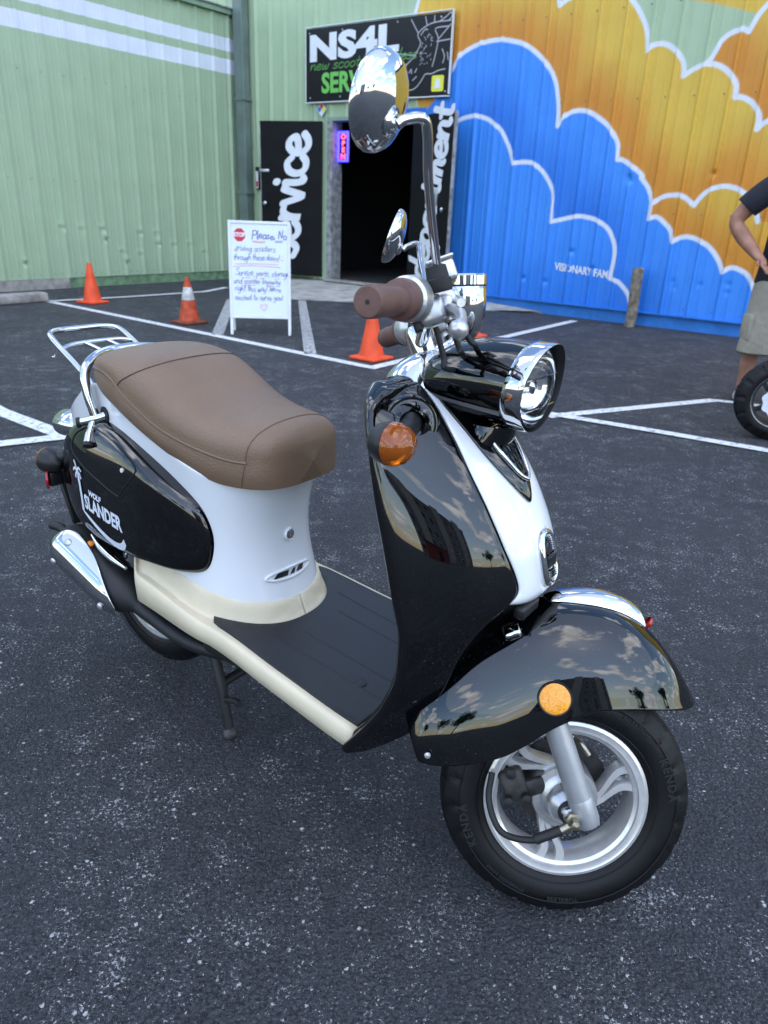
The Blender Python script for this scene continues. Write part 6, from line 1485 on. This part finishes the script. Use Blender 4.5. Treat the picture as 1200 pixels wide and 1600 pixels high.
# shorts
ring_loft('shorts_waist', [((0, .0, 1.0), .178, .138, X3, Y3), ((0, .0, .92), .190, .146, X3, Y3), ((0, .0, .84), .200, .150, X3, Y3), ((0, .0, .80), .196, .140, X3, Y3)], mat['khaki'], wr=.008)
for s_ in (-1, 1):
    ring_loft('shorts_leg', [((s_*.095, .0, .86), .106, .132, X3, Y3), ((s_*.105, -.005, .76), .112, .130, X3, Y3), ((s_*.115, -.01, .62), .112, .122, X3, Y3), ((s_*.122, -.015, .46), .114, .120, X3, Y3), ((s_*.126, -.015, .34), .118, .120, X3, Y3)], mat['khaki'], wr=.028)
    o = box('cargo_pocket', (s_*.222, -.02, .52), (.030, .13, .17), mat['khaki'], pe, bev=.012)
    rows = [[A3(s_*.145 + .050*math.cos(q)*w, -.035 + .135*math.sin(q)*l_, z) for q in np.linspace(0, 2*np.pi, 20, endpoint=False)] for z, w, l_ in ((.0, .92, .95), (.025, 1, 1), (.05, .95, .95), (.075, .85, .72), (.10, .8, .45))]
    o = grid('shoe', rows, mat['shoe'], pe, cv=True, caps=True); subsurf(o, 1)

# ------------------------------------------------------------------ across the lot, behind the photographer: seen mirrored in the black paint
ap = empty('apartment_block', (14, -62, 0), label='five storey grey apartment block mirrored in the black leg shield', cat='building')
wallm = vary(pmat('grey_render', (.26, .26, .27), .8), .5, .2); palem = vary(pmat('pale_render', (.48, .46, .43), .8), .5, .15); glassm = pmat('dark_window', (.03, .04, .05), .08)
box('wall', (0, 0, 8), (26, 14, 16), wallm, ap); box('roof', (0, 0, 16.2), (26.6, 14.6, .4), mat['hub'], ap)
for k in range(3): box('stair_tower', (-9 + 9*k, 7.4, 8.6), (3.0, 1.4, 17), palem, ap)
for fl in range(5):
    for k in range(10):
        x = -12 + k*2.6
        if min(abs(x - (-9+9*q)) for q in range(3)) < 2.0: continue
        wn_ = box('window', (x, 7.05, 2.2 + 3.1*fl), (1.5, .12, 1.7), mat['frame_alu'], ap); box('pane', (x, 7.13, 2.2 + 3.1*fl), (1.3, .06, 1.5), glassm, None).parent = wn_
rs = empty('red_shed', (4.5, -34, 0), label='low red shed mirrored in the black leg shield', cat='shed')
box('wall', (0, 0, 1.4), (5.5, 3, 2.8), vary(pmat('red_boards', (.28, .045, .03), .7), 2, .3), rs); box('roof', (0, 0, 2.9), (6, 3.5, .2), mat['hub'], rs); box('door', (.6, 1.53, 1.05), (1.0, .06, 2.1), mat['doorblack'], rs)
leafm = vary(pmat('foliage', (.045, .085, .025), .7), 1.5, .5)
barkm = vary(pmat('bark', (.10, .075, .055), .9), 6, .4, .6, 20, bdist=.02)
def tree(loc, h, r, label, seed):
    e = empty('tree', loc, label=label, cat='tree', group='trees across the parking lot'); rg = np.random.RandomState(seed)
    tr = tube('trunk', [(0, 0, -.1), (.1, .05, h*.3), (.0, .1, h*.6), (.1, 0, h*.85)], [.28, .2, .12, .05], barkm, e, seg=10)
    lb_ = [tube('l', [(0.05, .05, h*(.35+.08*k)), (r*.35*math.cos(k*2.1), r*.35*math.sin(k*2.1), h*(.5+.07*k)), (r*.7*math.cos(k*2.1+.2), r*.7*math.sin(k*2.1+.2), h*(.58+.07*k))], [.10, .06, .02], barkm, None, seg=7) for k in range(5)]
    join_meshes('limbs', lb_, barkm, e)
    cl = [(rg.normal(0, .42, 3)*A3(r, r, h*.24) + A3(0, 0, h*.68), r*rg.uniform(.22, .42)) for _ in range(26)]
    n = 5200; ci = rg.randint(0, len(cl), n); d = rg.normal(0, 1, (n, 3)); d /= np.linalg.norm(d, axis=1)[:, None]; rad = rg.uniform(.55, 1.0, n)**.5
    C_ = np.array([cl[i][0] for i in ci]) + d*rad[:, None]*np.array([cl[i][1] for i in ci])[:, None]
    a = rg.normal(0, 1, (n, 3)); a /= np.linalg.norm(a, axis=1)[:, None]; b = np.cross(a, d); b /= np.linalg.norm(b, axis=1)[:, None] + 1e-9; s = rg.uniform(.10, .22, n)[:, None]
    Vv = np.stack([C_ - a*s, C_ - b*s*.6, C_ + a*s, C_ + b*s*.6], 1).reshape(-1, 3)
    mesh_py('crown', Vv, np.arange(4*n).reshape(-1, 4).tolist(), leafm, e)
for i, (x, y, h, r, t_) in enumerate([(-14, -38, 9, 3.4, 'broad green tree left of the mirrored apartment block'), (-26, -42, 11, 4.2, 'tallest green tree mirrored in the scooter paint'), (-36, -30, 8, 3.4, 'small green tree furthest left in the mirrored tree line'), (36, -42, 10, 4, 'green tree right of the mirrored apartment block'), (38, -20, 8, 3.2, 'green tree at the right end of the mirrored lot')]):
    tree((x, y, 0), h, r, t_, 11+i)
